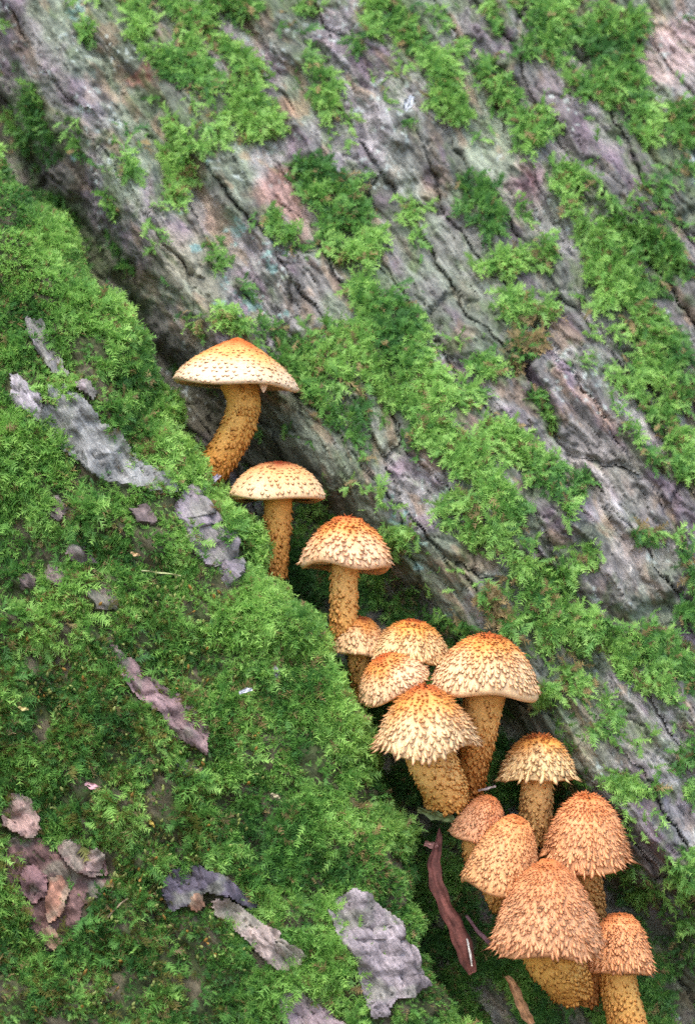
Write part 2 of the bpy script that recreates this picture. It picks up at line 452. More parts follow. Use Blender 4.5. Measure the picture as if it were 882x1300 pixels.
    tiny = ss(.80, .84, vn(qx / 5, qy / 5, 80)) * ss(.55, .65, fbm(qx / 70, qy / 70, 81))
    c = mixc(c, (.42, .48, .44), tiny * .7)
    film = ss(.18, .62, m + 1.6 * nz + 1.3 * nz2) * (1 - b) * (1 - f.moss)
    c = mixc(c, (.10, .15, .055), film * .62)
    c = mixc(c, (.055, .07, .022), f.moss * .85)
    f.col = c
    return f

def axis(a, b, step, lo, hi):
    mid = np.arange(a, b + .01, step)
    left, right = [], []
    s, x = step * 1.5, a
    while x > lo:
        x -= s; left.append(x); s *= 1.25
    s, x = step * 1.5, b
    while x < hi:
        x += s; right.append(x); s *= 1.25
    return np.concatenate([left[::-1], mid, right])

def grid_faces(i, keep=None):
    F = np.stack([i[:-1, :-1], i[1:, :-1], i[1:, 1:], i[:-1, 1:]], -1)
    return F.reshape(-1, 4) if keep is None else F[keep]

def build_trunk():
    # inner sheet reaching well past the picture
    ax = axis(-80, 990, 9, -900, 1700); ay = axis(-110, 1420, 9, -1500, 1560)
    GX, GY = np.meshgrid(ax, ay)
    f = trunk_field(GX, GY)
    far = np.clip(np.maximum(np.abs(GX - 450) - 600, 0) / 500, 0, 3)
    dep = f.smooth_dep + 15 + far ** 2 * 160
    V = W(GX, GY, dep).reshape(-1, 3)
    i = np.arange(GX.size).reshape(GX.shape)
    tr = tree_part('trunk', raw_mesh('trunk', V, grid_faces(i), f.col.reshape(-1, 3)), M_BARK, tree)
    # bark plates: every plate is a slab of its own with depth at its edges
    st = 2.6
    ax = np.arange(-75, 985, st); ay = np.arange(-105, 1400, st)
    GX, GY = np.meshgrid(ax, ay)
    f = trunk_field(GX, GY)
    qid = f.pid[:-1, :-1]
    # leave out what the buttress root hides for good
    edge = np.interp(f.qy, EY, EX)
    hid = (f.qx < edge - 150)[:-1, :-1]
    ids, inv, cnt = np.unique(qid, return_inverse=True, return_counts=True)
    inv = inv.reshape(qid.shape)
    idx = np.arange(GX.size).reshape(GX.shape)
    allF = np.stack([idx[:-1, :-1], idx[1:, :-1], idx[1:, 1:], idx[:-1, 1:]], -1)
    gx, gy, dp, cl = GX.ravel(), GY.ravel(), f.dep.ravel(), f.col.reshape(-1, 3)
    pu, pv = f.pu.ravel(), f.pv.ravel()
    moss = f.moss.ravel()
    final = f.dep.copy()
    prng = np.random.default_rng(3)
    for k in range(len(ids)):
        off = prng.uniform(-7, 7); tx, ty = prng.uniform(-.11, .11), prng.uniform(-.05, .05)
        m = (inv == k) & ~hid
        if m.sum() < 30:
            continue
        Fm = allF[m]
        u_, l_ = np.unique(Fm.ravel(), return_inverse=True); l_ = l_.reshape(-1, 4)
        lab = np.arange(len(u_))
        while True:
            mn = lab[l_].min(1); new = lab.copy(); np.minimum.at(new, l_.ravel(), np.repeat(mn, 4)); new = new[new]
            if (new == lab).all(): break
            lab = new
        fl = lab[l_[:, 0]]
        for comp in np.unique(fl):
          Fk = Fm[fl == comp]
          if len(Fk) < 20: continue
          vs, loc = np.unique(Fk.ravel(), return_inverse=True)
          Fk = loc.reshape(-1, 4)
          cxm, cym = gx[vs].mean(), gy[vs].mean()
          a = (gx[vs] - cxm) * .82 - (gy[vs] - cym) * .57
          b = (gx[vs] - cxm) * .57 + (gy[vs] - cym) * .82
          d = dp[vs] - (off + np.clip(tx * a + ty * b, -9, 9)) * (1 - .7 * moss[vs])
          final.ravel()[vs] = d
          V = W(gx[vs], gy[vs], d)
          # skirt
          e = np.concatenate([Fk[:, [0, 1]], Fk[:, [1, 2]], Fk[:, [2, 3]], Fk[:, [3, 0]]])
          key = np.sort(e, 1); kk = key[:, 0] * 10 ** 7 + key[:, 1]
          _, first, c2 = np.unique(kk, return_index=True, return_counts=True)
          be = e[first[c2 == 1]]
          bv, bl = np.unique(be.ravel(), return_inverse=True); bl = bl.reshape(-1, 2)
          n0 = len(V)
          nb_ = len(bv); V2 = np.concatenate([V[bv], W(gx[vs][bv], gy[vs][bv], d[bv] + 26)])
          sk = np.stack([n0 + bl[:, 1], n0 + bl[:, 0], n0 + nb_ + bl[:, 0], n0 + nb_ + bl[:, 1]], -1)
          V = np.concatenate([V, V2]); C = np.concatenate([cl[vs], cl[vs][bv], cl[vs][bv]])
          tree_part('bark_plate', raw_mesh('bark_plate', V, np.concatenate([Fk, sk]), C), M_BARK, tr)
    return f, GX, GY, final

TF, TGX, TGY, TDEP = build_trunk()

# ---- buttress root: rolls over at its crest and runs down to the left
def edge_depth(py):
    return np.interp(py, [-200, 250, 430, 720, 1000, 1300, 1600], [330, 185, 120, 62, 20, -25, -60])
def root_curve(t):
    """arc length t from the crest (negative = rolled away behind) -> (shift left, depth)"""
    A, B = 105.0, 92.0
    tc = 150.0
    ang = np.clip(t / tc, -1, 1) * (math.pi / 2)
    x = np.where(t < 0, A * .55 * (1 - np.cos(ang)), A * (1 - np.cos(ang)))
    d = -B * np.sin(ang)
    d = np.where(t < 0, -1.35 * B * np.sin(ang), d)
    over = np.clip(t - tc, 0, None)
    return x + over, d - over * .10
ROOT_BARE = [  # outlines of the bare wood showing through the moss, photo positions; colour; lift
    ([(60, 494), (82, 492), (102, 508), (130, 542), (160, 570), (190, 602), (208, 634), (198, 640), (164, 624), (126, 610), (100, 592), (74, 576), (52, 548)], (.25, .25, .235), 13),
    ([(15, 470), (30, 480), (46, 500), (58, 530), (52, 542), (34, 530), (12, 520)], (.30, .27, .28), 9),
    ([(26, 396), (50, 408), (76, 446), (88, 480), (66, 480), (42, 448)], (.26, .24, .23), 13),
    ([(88, 490), (104, 488), (119, 504), (114, 514), (98, 506)], (.27, .22, .22), 16),
    ([(164, 652), (178, 648), (196, 662), (192, 674), (172, 672)], (.20, .15, .14), 14),
    ([(218, 630), (240, 640), (262, 668), (284, 704), (300, 746), (290, 752), (260, 722), (238, 694), (222, 664)], (.23, .195, .21), 13),
    ([(104, 752), (130, 744), (150, 760), (148, 776), (122, 776)], (.17, .13, .12), 9),
    ([(60, 710), (80, 716), (88, 744), (70, 748), (56, 730)], (.20, .15, .14), 8),
    ([(20, 728), (40, 722), (44, 744), (24, 752)], (.19, .14, .13), 8),
    ([(132, 822), (150, 822), (176, 850), (206, 876), (236, 886), (256, 904), (268, 930), (262, 968), (240, 950), (222, 940), (206, 912), (180, 896), (150, 862)], (.25, .165, .165), 12),
    ([(186, 800), (204, 796), (210, 812), (196, 818)], (.14, .13, .17), 7),
    ([(212, 1118), (228, 1100), (252, 1096), (280, 1112), (306, 1128), (332, 1152), (318, 1158), (290, 1140), (262, 1136), (238, 1152), (216, 1160), (208, 1140)], (.10, .085, .11), 16),
    ([(262, 1138), (290, 1142), (318, 1160), (344, 1178), (370, 1198), (389, 1216), (376, 1228), (350, 1234), (326, 1212), (300, 1186), (270, 1164)], (.37, .29, .25), 19),
    ([(236, 1134), (258, 1130), (262, 1150), (248, 1162), (234, 1156)], (.30, .15, .09), 17),
    ([(416, 1152), (444, 1130), (466, 1138), (488, 1160), (512, 1194), (534, 1226), (548, 1254), (530, 1264), (504, 1270), (492, 1290), (470, 1296), (458, 1262), (448, 1220), (430, 1190)], (.33, .28, .285), 15),
    ([(352, 1262), (380, 1258), (408, 1276), (440, 1300), (440, 1330), (380, 1330), (350, 1290)], (.29, .22, .23), 9),
    ([(5, 1008), (24, 1006), (42, 1020), (52, 1048), (44, 1066), (24, 1062), (5, 1052)], (.40, .26, .22), 20),
    ([(70, 1062), (92, 1066), (120, 1080), (135, 1092), (134, 1114), (112, 1116), (90, 1102), (74, 1084)], (.26, .15, .14), 17),
    ([(104, 1084), (120, 1080), (134, 1090), (130, 1104), (112, 1106)], (.36, .25, .22), 24),
    ([(24, 1104), (46, 1098), (60, 1112), (62, 1140), (42, 1152), (26, 1136)], (.18, .10, .10), 16),
    ([(56, 1118), (78, 1112), (90, 1134), (80, 1160), (62, 1176), (54, 1148)], (.30, .15, .10), 15),
    ([(50, 1180), (66, 1176), (78, 1196), (66, 1206), (52, 1196)], (.32, .20, .13), 13),
    ([(8, 1066), (40, 1060), (72, 1070), (104, 1110), (138, 1112), (128, 1140), (104, 1150), (100, 1180), (84, 1204), (48, 1206), (30, 1170), (8, 1150)], (.15, .085, .075), 5),
    ([(40, 985), (56, 978), (68, 1000), (56, 1014), (42, 1004)], (.13, .12, .16), 6),
    ([(60, 640), (74, 632), (84, 652), (72, 668), (60, 660)], (.2, .16, .15), 7),
    ([(90, 690), (112, 694), (122, 716), (100, 722), (84, 708)], (.18, .13, .13), 9),
    ([(210, 960), (236, 962), (262, 980), (256, 994), (230, 984)], (.2, .17, .17), 6),
    ([(160, 812), (190, 826), (196, 842), (172, 838)], (.16, .12, .13), 7),
]
class Root: pass
def root_field(T, PY):
    """T arc position across, PY photo row along"""
    f = Root()
    ed = edge_depth(PY)
    ex = np.interp(PY, EY, EX)
    sx, sdep = root_curve(T)
    k0 = (D + ed) / D
    # lumps along and across
    hump = 24 * (fbm(T / 170 + 5, PY / 210, 101, 3) - .5) * 2 + 23 * (fbm(T / 52, PY / 64, 102, 3) - .5) * 2 + 10 * (fbm(T / 20, PY / 20, 104, 2) - .5) * 2
    crestwob = 24 * (fbm(PY / 62 + 3, PY * 0 + 2, 103, 4, .6) - .5) * 2
    gx = CX + (ex + crestwob - CX) * k0 - sx
    dep = ed + sdep
    gy = CY + (PY - CY) * (D + dep) / D
    f.gx0, f.gy0, f.dep0 = gx, gy, dep
    f.hump = hump
    k = D / (D + dep - 10)
    f.qx, f.qy = CX + (gx - CX) * k, CY + (gy - CY) * k
    return f
def grid_normals(P):
    du = np.gradient(P, axis=1); dv = np.gradient(P, axis=0)
    n = np.cross(du, dv); n /= np.linalg.norm(n, axis=-1, keepdims=True) + 1e-12
    return n

def build_root():
    ta = np.concatenate([np.arange(-140, 0, 6), np.arange(0, 180, 3.2), np.arange(180, 800, 4.2), np.arange(800, 1900, 60)])
    pa = np.concatenate([np.arange(-150, 150, 12), np.arange(150, 1360, 4.2), np.arange(1360, 1540, 12)])
    T, PY = np.meshgrid(ta, pa)
    f = root_field(T, PY)
    P = W(f.gx0, f.gy0, f.dep0)
    n = grid_normals(P)
    sgn = -1.0 if n[..., 1].mean() > 0 else 1.0
    n = n * sgn
    qx, qy = f.qx, f.qy
    wob = 7 * (fbm(qx / 16, qy / 16, 111, 3) - .5) * 2; wob2 = 7 * (fbm(qx / 16 + 30, qy / 16, 112, 3) - .5) * 2
    bare = np.zeros(T.shape)
    lift = np.zeros(T.shape)
    for pts, col, lf in ROOT_BARE:
        cx_, cy_ = np.mean([p[0] for p in pts]), np.mean([p[1] for p in pts])
        pa_ = np.array(pts); area_ = abs(np.sum(pa_[:, 0] * np.roll(pa_[:, 1], 1) - pa_[:, 1] * np.roll(pa_[:, 0], 1))) / 2
        er = 1.10 if area_ > 5000 else .95
        m = in_poly(cx_ + (qx + 2.0 * wob - cx_) * er, cy_ + (qy + 2.0 * wob2 - cy_) * er, pts)
        bare = np.maximum(bare, m)
    c = np.stack([.10 + 0 * qx, .085 + 0 * qx, .05 + 0 * qx], -1)
    g = ss(.4, .6, fbm(qx / 30, qy / 30, 113))[..., None]
    c = c * (1 - g) + np.array([.05, .065, .02]) * g
    P = P + n * (f.hump * S)[..., None]
    n = grid_normals(P)
    if n[..., 1].mean() > 0: n = -n
    i = np.arange(T.size).reshape(T.shape)
    root = tree_part('buttress_root', raw_mesh('buttress_root', P.reshape(-1, 3), grid_faces(i), c.reshape(-1, 3)), M_BARK, tree)
    # bare plates
    for q, (pts, col, lf) in enumerate(ROOT_BARE):
        xs = [p[0] for p in pts]; ys = [p[1] for p in pts]
        # fine local grid in (T,PY) covering the outline
        near = in_poly(qx, qy, [(min(xs) - 14, min(ys) - 14), (max(xs) + 14, min(ys) - 14), (max(xs) + 14, max(ys) + 14), (min(xs) - 14, max(ys) + 14)])
        near &= T > -8
        if near.sum() < 4: continue
        t0, t1, y0, y1 = T[near].min(), T[near].max(), PY[near].min(), PY[near].max()
        st = 2.4
        TT, YY = np.meshgrid(np.arange(t0, t1 + st, st), np.arange(y0, y1 + st, st))
        ff = root_field(TT, YY)
        PP = W(ff.gx0, ff.gy0, ff.dep0); nn = grid_normals(PP)
        nn = nn * sgn
        X, Y = ff.qx, ff.qy
        rx = X + 2.2 * (fbm(X / 8, Y / 8, 121 + q, 3) - .5) * 2 + 5 * (fbm(X / 30, Y / 30, 123 + q, 2) - .5) * 2; ry = Y + 2.2 * (fbm(X / 8 + 20, Y / 8, 122 + q, 3) - .5) * 2 + 5 * (fbm(X / 30 + 9, Y / 30, 124 + q, 2) - .5) * 2
        ins = in_poly(rx, ry, pts)
        ac = rx * .80 - ry * .60; al = rx * .60 + ry * .80
        rid = 1 - np.abs(2 * fbm(ac / 12, al / 80, 131 + q, 3) - 1)
        idn, f1, f2, _, _ = cells(ac / 17 + q, al / 105 + 2 * q, 140 + q)
        h = lf - 2 + 5 * (rid - .7) + 4 * (_h(idn, idn * 0, 5) - .5) - 7 * (1 - ss(0, .10, f2 - f1)) * ss(.40, .52, fbm(X / 40, Y / 40, 9)) + 5 * (fbm(X / 26, Y / 26, 150 + q) - .5) + 2 * (fbm(X / 7, Y / 7, 151 + q) - .5)
        if lf > 15:
            cx_, cy_ = np.mean(xs), np.mean(ys)
            h = h + 6 - 6 * ((X - cx_) ** 2 / (max(xs) - min(xs)) ** 2 + (Y - cy_) ** 2 / (max(ys) - min(ys)) ** 2) * 4
        PP = PP + nn * ((ff.hump + h) * S)[..., None]
        base = PP - nn * ((h + 10) * S)[..., None]
        qi = np.arange(TT.size).reshape(TT.shape)
        keep = ins[:-1, :-1] & ins[1:, 1:]
        F = grid_faces(qi, keep)
        if len(F) < 6: continue
        u_, l_ = np.unique(F.ravel(), return_inverse=True); l_ = l_.reshape(-1, 4)
        lab = np.arange(len(u_))
        while True:
            mn = lab[l_].min(1); new = lab.copy(); np.minimum.at(new, l_.ravel(), np.repeat(mn, 4)); new = new[new]
            if (new == lab).all(): break
            lab = new
        fl = lab[l_[:, 0]]; cu_, cc_ = np.unique(fl, return_counts=True)
        F = F[fl == cu_[np.argmax(cc_)]]
        vs, loc = np.unique(F.ravel(), return_inverse=True); F = loc.reshape(-1, 4)
        V = PP.reshape(-1, 3)[vs]; Bv = base.reshape(-1, 3)[vs]
        e = np.concatenate([F[:, [0, 1]], F[:, [1, 2]], F[:, [2, 3]], F[:, [3, 0]]])
        kk = np.sort(e, 1); kk = kk[:, 0] * 10 ** 7 + kk[:, 1]
        _, first, c2 = np.unique(kk, return_index=True, return_counts=True)
        be = e[first[c2 == 1]]; bv, bl = np.unique(be.ravel(), return_inverse=True); bl = bl.reshape(-1, 2)
        nb_ = len(bv); sk = np.stack([len(V) + bl[:, 1], len(V) + bl[:, 0], len(V) + nb_ + bl[:, 0], len(V) + nb_ + bl[:, 1]], -1)
        nz = fbm(X / 18, Y / 18, 160 + q).ravel()[vs]; nz2 = fbm(ac / 7, al / 40, 161 + q).ravel()[vs]
        C = np.asarray(col) * .86 * ((.55 + .5 * nz + .5 * nz2) * (.8 + .4 * _h(idn, idn * 0, 6).ravel()[vs]))[:, None]
        al_ = ss(.55, .7, fbm(X / 30, Y / 30, 162 + q)).ravel()[vs][:, None] * .5
        C = C * (1 - al_) + np.array([.2, .21, .15]) * al_
        V = np.concatenate([V, V[bv], Bv[bv]]); C = np.concatenate([C, C[bv], C[bv]])
        tree_part('bark_plate', raw_mesh('bark_plate', V, np.concatenate([F, sk]), C), M_BARK, root)
    return T, PY, f, P, n, bare
RT, RPY, RF, RP, RN, RBARE = build_root()

# ------------------------------------------------------------------ moss
def frond(r, pairs, wide, segs=3):
    V, F, t_ = [], [], []
    bend = r.uniform(-.22, .22); arch = r.uniform(.05, .22); droop = r.uniform(.1, .4)
    def st(t): return np.array([bend * t * t, t * (1 - .08 * droop), arch * math.sin(math.pi * t * .8) - droop * t * t])
    for k in range(segs + 1):
        t = k / segs; p = st(t); w = .035 * (1 - t) + .006
        V += [p + (-w, 0, 0), p + (w, 0, 0)]; t_ += [t, t]
    for k in range(segs):
        a = 2 * k; F += [(a, a + 1, a + 3), (a, a + 3, a + 2)]
    for k in range(pairs):
        t = .08 + .88 * (k + r.uniform(-.2, .2)) / pairs
        for s in (-1, 1):
            l = wide * math.sin(math.pi * (.22 + .68 * t)) * r.uniform(.6, 1.25)
            an = math.radians(r.uniform(28, 62)); p = st(t)
            d = np.array([s * math.sin(an), math.cos(an), r.uniform(-.35, .35)])
            b = np.array([0, .055 + .3 * wide * .2, 0])
            n = len(V)
            V += [p - b * .5, p + b, p + d * l]; t_ += [t, t, min(1, t + .25)]
            F += [(n, n + 1, n + 2)] if s > 0 else [(n + 1, n, n + 2)]
    return np.array(V), np.array(F), np.array(t_)

def star(r, spikes=8):
    V, F, t_ = [], [], []
    for k in range(spikes):
        a = 2 * math.pi * (k + r.uniform(-.3, .3)) / spikes; sp_ = r.uniform(.15, .75); l = r.uniform(.6, 1.1)
        d = np.array([math.cos(a) * sp_, 1.0, math.sin(a) * sp_]); d /= np.linalg.norm(d)
        sd = np.array([-math.sin(a), 0, math.cos(a)]) * r.uniform(.07, .12)
        n = len(V); b = np.array([0, r.uniform(0, .25), 0])
        V += [b - sd, b + sd, b + d * l]; t_ += [.1, .1, 1.0]; F.append((n, n + 1, n + 2))
    return np.array(V), np.array(F), np.array(t_)

def norm(a): return a / (np.linalg.norm(a, axis=-1, keepdims=True) + 1e-12)
def scatter(name, label, pos, nrm, fwd, length, col, protos, seed):
    r = np.random.default_rng(seed)
    n = len(pos)
    which = r.integers(0, len(protos), n)
    fwd = norm(fwd)
    right = norm(np.cross(fwd, nrm + .35 * r.normal(size=(n, 3))))
    up = np.cross(right, fwd)
    Vs, Fs, Cs, off = [], [], [], 0
    for k, (V, F, t) in enumerate(protos):
        m = which == k
        nk = m.sum()
        if nk == 0: continue
        P = pos[m][:, None, :] + length[m][:, None, None] * (V[None, :, 0:1] * right[m][:, None, :] + V[None, :, 1:2] * fwd[m][:, None, :] + V[None, :, 2:3] * up[m][:, None, :])
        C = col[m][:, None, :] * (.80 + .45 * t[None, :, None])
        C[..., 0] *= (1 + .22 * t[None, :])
        Fk = F[None] + (np.arange(nk) * len(V))[:, None, None] + off
        off += nk * len(V)
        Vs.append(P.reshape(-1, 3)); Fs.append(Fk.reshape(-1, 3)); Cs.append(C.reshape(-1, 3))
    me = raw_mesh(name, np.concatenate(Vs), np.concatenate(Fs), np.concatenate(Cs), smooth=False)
    o = add_obj(name, me, M_MOSS)
    tag(o, label, 'moss', kind='stuff')
    return o

def moss_colour(qx, qy, r, seed, yellow):
    n = len(qx)
    a = fbm(qx / 55, qy / 55, seed, 3); b = fbm(qx / 20, qy / 20, seed + 1, 2)
    lo = np.array([.052, .165, .040]); mid = np.array([.112, .295, .056]); hi = np.array([.25, .49, .115])
    t = np.clip(.5 + 1.9 * (a - .5) + .8 * (b - .5) + .24 * r.normal(size=n) + yellow, 0, 1)[:, None]
    c = np.where(t < .5, lo + (mid - lo) * t * 2, mid + (hi - mid) * (t * 2 - 1))
    dead = (r.random(n) < .045 + .12 * (fbm(qx / 40, qy / 40, seed + 2) > .64))[:, None]
    for x, y, rad in ((620, 765, 34), (680, 425, 36), (722, 400, 24), (650, 470, 22), (690, 560, 18)):
        dead |= (r.random(n) < .75 * ss(1.2, .4, np.hypot(qx - x, qy - y) / rad))[:, None]
    olive = (r.random(n) < .20 * ss(700, 900, qy) * ss(330, 200, qx))[:, None]
    c = np.where(olive, np.array([.13, .15, .035]) * r.uniform(.6, 1.2, (n, 1)), c)
    c = np.where(dead, np.array([.27, .23, .10]) * r.uniform(.6, 1.1, (n, 1)), c)
    return c

def build_moss():
    r = np.random.default_rng(21)
    big = [frond(r, 8, .36) for _ in range(8)]
    small = [frond(r, 5, .42, 2) for _ in range(6)]
    # --- trunk
    P = W(TGX, TGY, TDEP)
    sm = W(TGX, TGY, TF.smooth_dep); n = grid_normals(sm)
    if n[..., 1].mean() > 0: n = -n
    edge = np.interp(TF.qy, EY, EX)
    vis = (TF.qx > edge - 40) & (TF.qx > -45) & (TF.qx < 930) & (TF.qy > -45) & (TF.qy < 1345)
    w = np.where(vis, TF.moss ** 1.3, 0)
    inh = TF.hollow > .45
    def pick(wt, cnt):
        c = np.cumsum(wt.ravel()); return np.searchsorted(c, r.random(cnt) * c[-1])
    down = np.array([.5, 0, -.86])
    def place(ids, lens, lift):
        cnt = len(ids)
        p = P.reshape(-1, 3)[ids].copy(); nn = n.reshape(-1, 3)[ids]
        p[:, 0] += r.uniform(-1.3, 1.3, cnt) * S; p[:, 2] += r.uniform(-1.3, 1.3, cnt) * S
        tg = r.normal(size=(cnt, 3)); tg -= nn * (tg * nn).sum(1, keepdims=True); tg = norm(tg)
        dn = down - nn * (nn @ down)[:, None]
        f = nn * r.uniform(.12, .7, (cnt, 1)) + tg * .8 + dn * r.uniform(.1, 1.0, (cnt, 1))
        p = p + nn * (r.uniform(-2, lift, cnt) * S)[:, None]
        return p, nn, f, lens * S
    m1 = np.where(inh, 0, w)
    ids = pick(m1, 22000)
    qx, qy = TF.qx.ravel()[ids], TF.qy.ravel()[ids]
    ln = r.uniform(9, 25, len(ids)) * (.8 + .5 * fbm(qx / 60, qy / 60, 205))
    p, nn, f, L = place(ids, ln, 6)
    scatter('moss', 'bright feathery moss in tufts on the grey trunk bark', p, nn, f, L, moss_colour(qx, qy, r, 211, .16), big, 31)
    m2 = np.where(inh, w, 0)
    ids = pick(m2, 20000)
    qx, qy = TF.qx.ravel()[ids], TF.qy.ravel()[ids]
    p, nn, f, L = place(ids, r.uniform(9, 20, len(ids)), 3)
    scatter('moss', 'short shaded moss lining the hollow behind the mushrooms', p, nn, f, L, moss_colour(qx, qy, r, 221, -.05), small, 32)  # shade of the hollow is also put into the darker moss tone
    # --- root
    area = np.linalg.norm(np.cross(np.gradient(RP, axis=1), np.gradient(RP, axis=0)), axis=-1)
    qx, qy = RF.qx, RF.qy
    thin = .07 + .93 * ss(.39, .55, fbm(qx / 26, qy / 26, 231, 3))
    thin = np.where(qy < 430, np.maximum(thin, .75), thin)
    thin *= 1 - .6 * ss(.57, .7, fbm(qx / 60, qy / 60, 232, 3)) * (RT > 150)
    soft = 0.0 * qx
    vis = (qx > -45) & (qx < 900) & (qy > 150) & (qy < 1345) & (RT > -120)
    wt = np.where(vis, area * thin * (1 - .985 * RBARE), 0)
    cnt = 118000
    ids = pick(wt, cnt)
    ids_qx, ids_qy, tt = qx.ravel()[ids], qy.ravel()[ids], RT.ravel()[ids]
    nn = RN.reshape(-1, 3)[ids]
    p = RP.reshape(-1, 3)[ids].copy()
    tg = r.normal(size=(cnt, 3)); tg -= nn * (tg * nn).sum(1, keepdims=True); tg = norm(tg)
    p += tg * (r.uniform(0, 2.6, cnt) * S)[:, None] + nn * (r.uniform(-2, 5, cnt) * S)[:, None]
    upv = np.array([.1, -.1, 1.0])
    dnr = np.array([.45, 0, -.89]); dn = dnr - nn * (nn @ dnr)[:, None]
    f = nn * r.uniform(.35, 1.1, (cnt, 1)) + tg * .7 + dn * r.uniform(.0, .8, (cnt, 1))
    ln = r.uniform(7.5, 17, cnt) * (.45 + 1.15 * ss(.3, .7, fbm(ids_qx / 50, ids_qy / 50, 235, 3))) * np.where(tt < 20, 1.1, 1)
    yellow = (.14 + .10 * ss(650, 850, ids_qy)) * ss(230, 30, tt) + .10 - .42 * ss(240, 520, tt) * ss(.38, .55, fbm(ids_qx / 90, ids_qy / 90, 236)) + .3 * (ss(.45, .7, fbm(ids_qx / 50, ids_qy / 50, 235, 3)) - .35)  # skyward crest light put into the moss tone; patchy darker moss further left
    colr = moss_colour(ids_qx, ids_qy, r, 241, yellow)
    bigm = r.random(cnt) < .22 + .30 * ss(.4, .6, fbm(ids_qx / 50, ids_qy / 50, 235, 3))
    velvet = (~bigm) & (r.random(cnt) < .10 + .65 * ss(.46, .60, fbm(ids_qx / 75, ids_qy / 75, 251, 3)) * ss(10, 70, tt))
    bigm &= ~(r.random(cnt) < .6 * ss(.46, .6, fbm(ids_qx / 75, ids_qy / 75, 251, 3)))
    lowm = ~bigm & ~velvet
    stars = [star(r) for _ in range(8)]
    scatter('moss', 'fine velvety cushion moss on the buttress root', p[velvet], nn[velvet], norm(f[velvet]) * .6 + nn[velvet], (6 + 5 * r.random(velvet.sum())) * S, colr[velvet] * 1.06, stars, 35)
    scatter('moss', 'dense green moss carpet covering the buttress root', p[lowm], nn[lowm], f[lowm], ln[lowm] * S, colr[lowm], small, 33)
    scatter('moss', 'longer feathery moss fronds standing out of the root carpet', p[bigm], nn[bigm], f[bigm], ln[bigm] * S * 1.2, colr[bigm], big, 34)
build_moss()

def build_capsules():
    r = np.random.default_rng(77)
    ok = (RF.qx > 20) & (RF.qx < 330) & (RF.qy > 740) & (RF.qy < 1290) & (RBARE < .5)
    wt = np.where(ok, ss(.42, .6, fbm(RF.qx / 60, RF.qy / 60, 301)), 0).ravel()
    ids = np.searchsorted(np.cumsum(wt), r.random(420) * wt.sum())
    Vs, Fs, Cs = [], [], []
    th = np.linspace(0, 2 * math.pi, 5, endpoint=False)
    off = 0
    for p, n in zip(RP.reshape(-1, 3)[ids], RN.reshape(-1, 3)[ids]):
        d = norm(n * .8 + r.normal(size=3) * .35 + np.array([0, 0, .5])); e1 = norm(np.cross(d, [.3, .2, 1.])); e2 = np.cross(d, e1)
        H = r.uniform(12, 22) * S; q = r.uniform(.7, 1.2)
        prof = [(0, .35), (H, .35), (H + 1.5 * q * S, 1.5 * q), (H + 4 * q * S, 1.8 * q), (H + 6.5 * q * S, .9 * q), (H + 7.5 * q * S, .1)]
        col = np.array([.36, .40, .13]) * r.uniform(.7, 1.3) if r.random() < .8 else np.array([.42, .24, .06])
        for z, rad in prof:
            Vs.append(p + d * z + (np.cos(th)[:, None] * e1 + np.sin(th)[:, None] * e2) * rad * S); Cs.append(np.tile(col if z > H * .9 else np.array([.2, .12, .04]), (5, 1)))
        i = np.arange(5); j = (i + 1) % 5
        for k in range(5):
            Fs.append(off + np.stack([i + 5 * k, j + 5 * k, j + 5 * k + 5, i + 5 * k + 5], -1))
        off += 30
    o = add_obj('moss_capsules', raw_mesh('moss_capsules', np.concatenate(Vs), np.concatenate(Fs), np.concatenate(Cs)), M_MOSS)
    tag(o, 'tiny pale spore capsules standing on the moss of the root', 'moss', kind='stuff')
build_capsules()

# ------------------------------------------------------------------ mushrooms
CREAM = np.array([.80, .60, .34]); 
def lathe(rings, segs):
    """rings: list of (centre, e1, e2, radius array or float)"""
    V = []
    th = np.linspace(0, 2 * math.pi, segs, endpoint=False)
    for c, a, b, rad in rings:
        V.append(c + (np.cos(th)[:, None] * a + np.sin(th)[:, None] * b) * (np.asarray(rad) * np.ones(segs))[:, None])
    V = np.concatenate(V)
    F = []
    for k in range(len(rings) - 1):
        i = k * segs + np.arange(segs); j = k * segs + (np.arange(segs) + 1) % segs
        F.append(np.stack([i, j, j + segs, i + segs], -1))
    return V, np.concatenate(F)

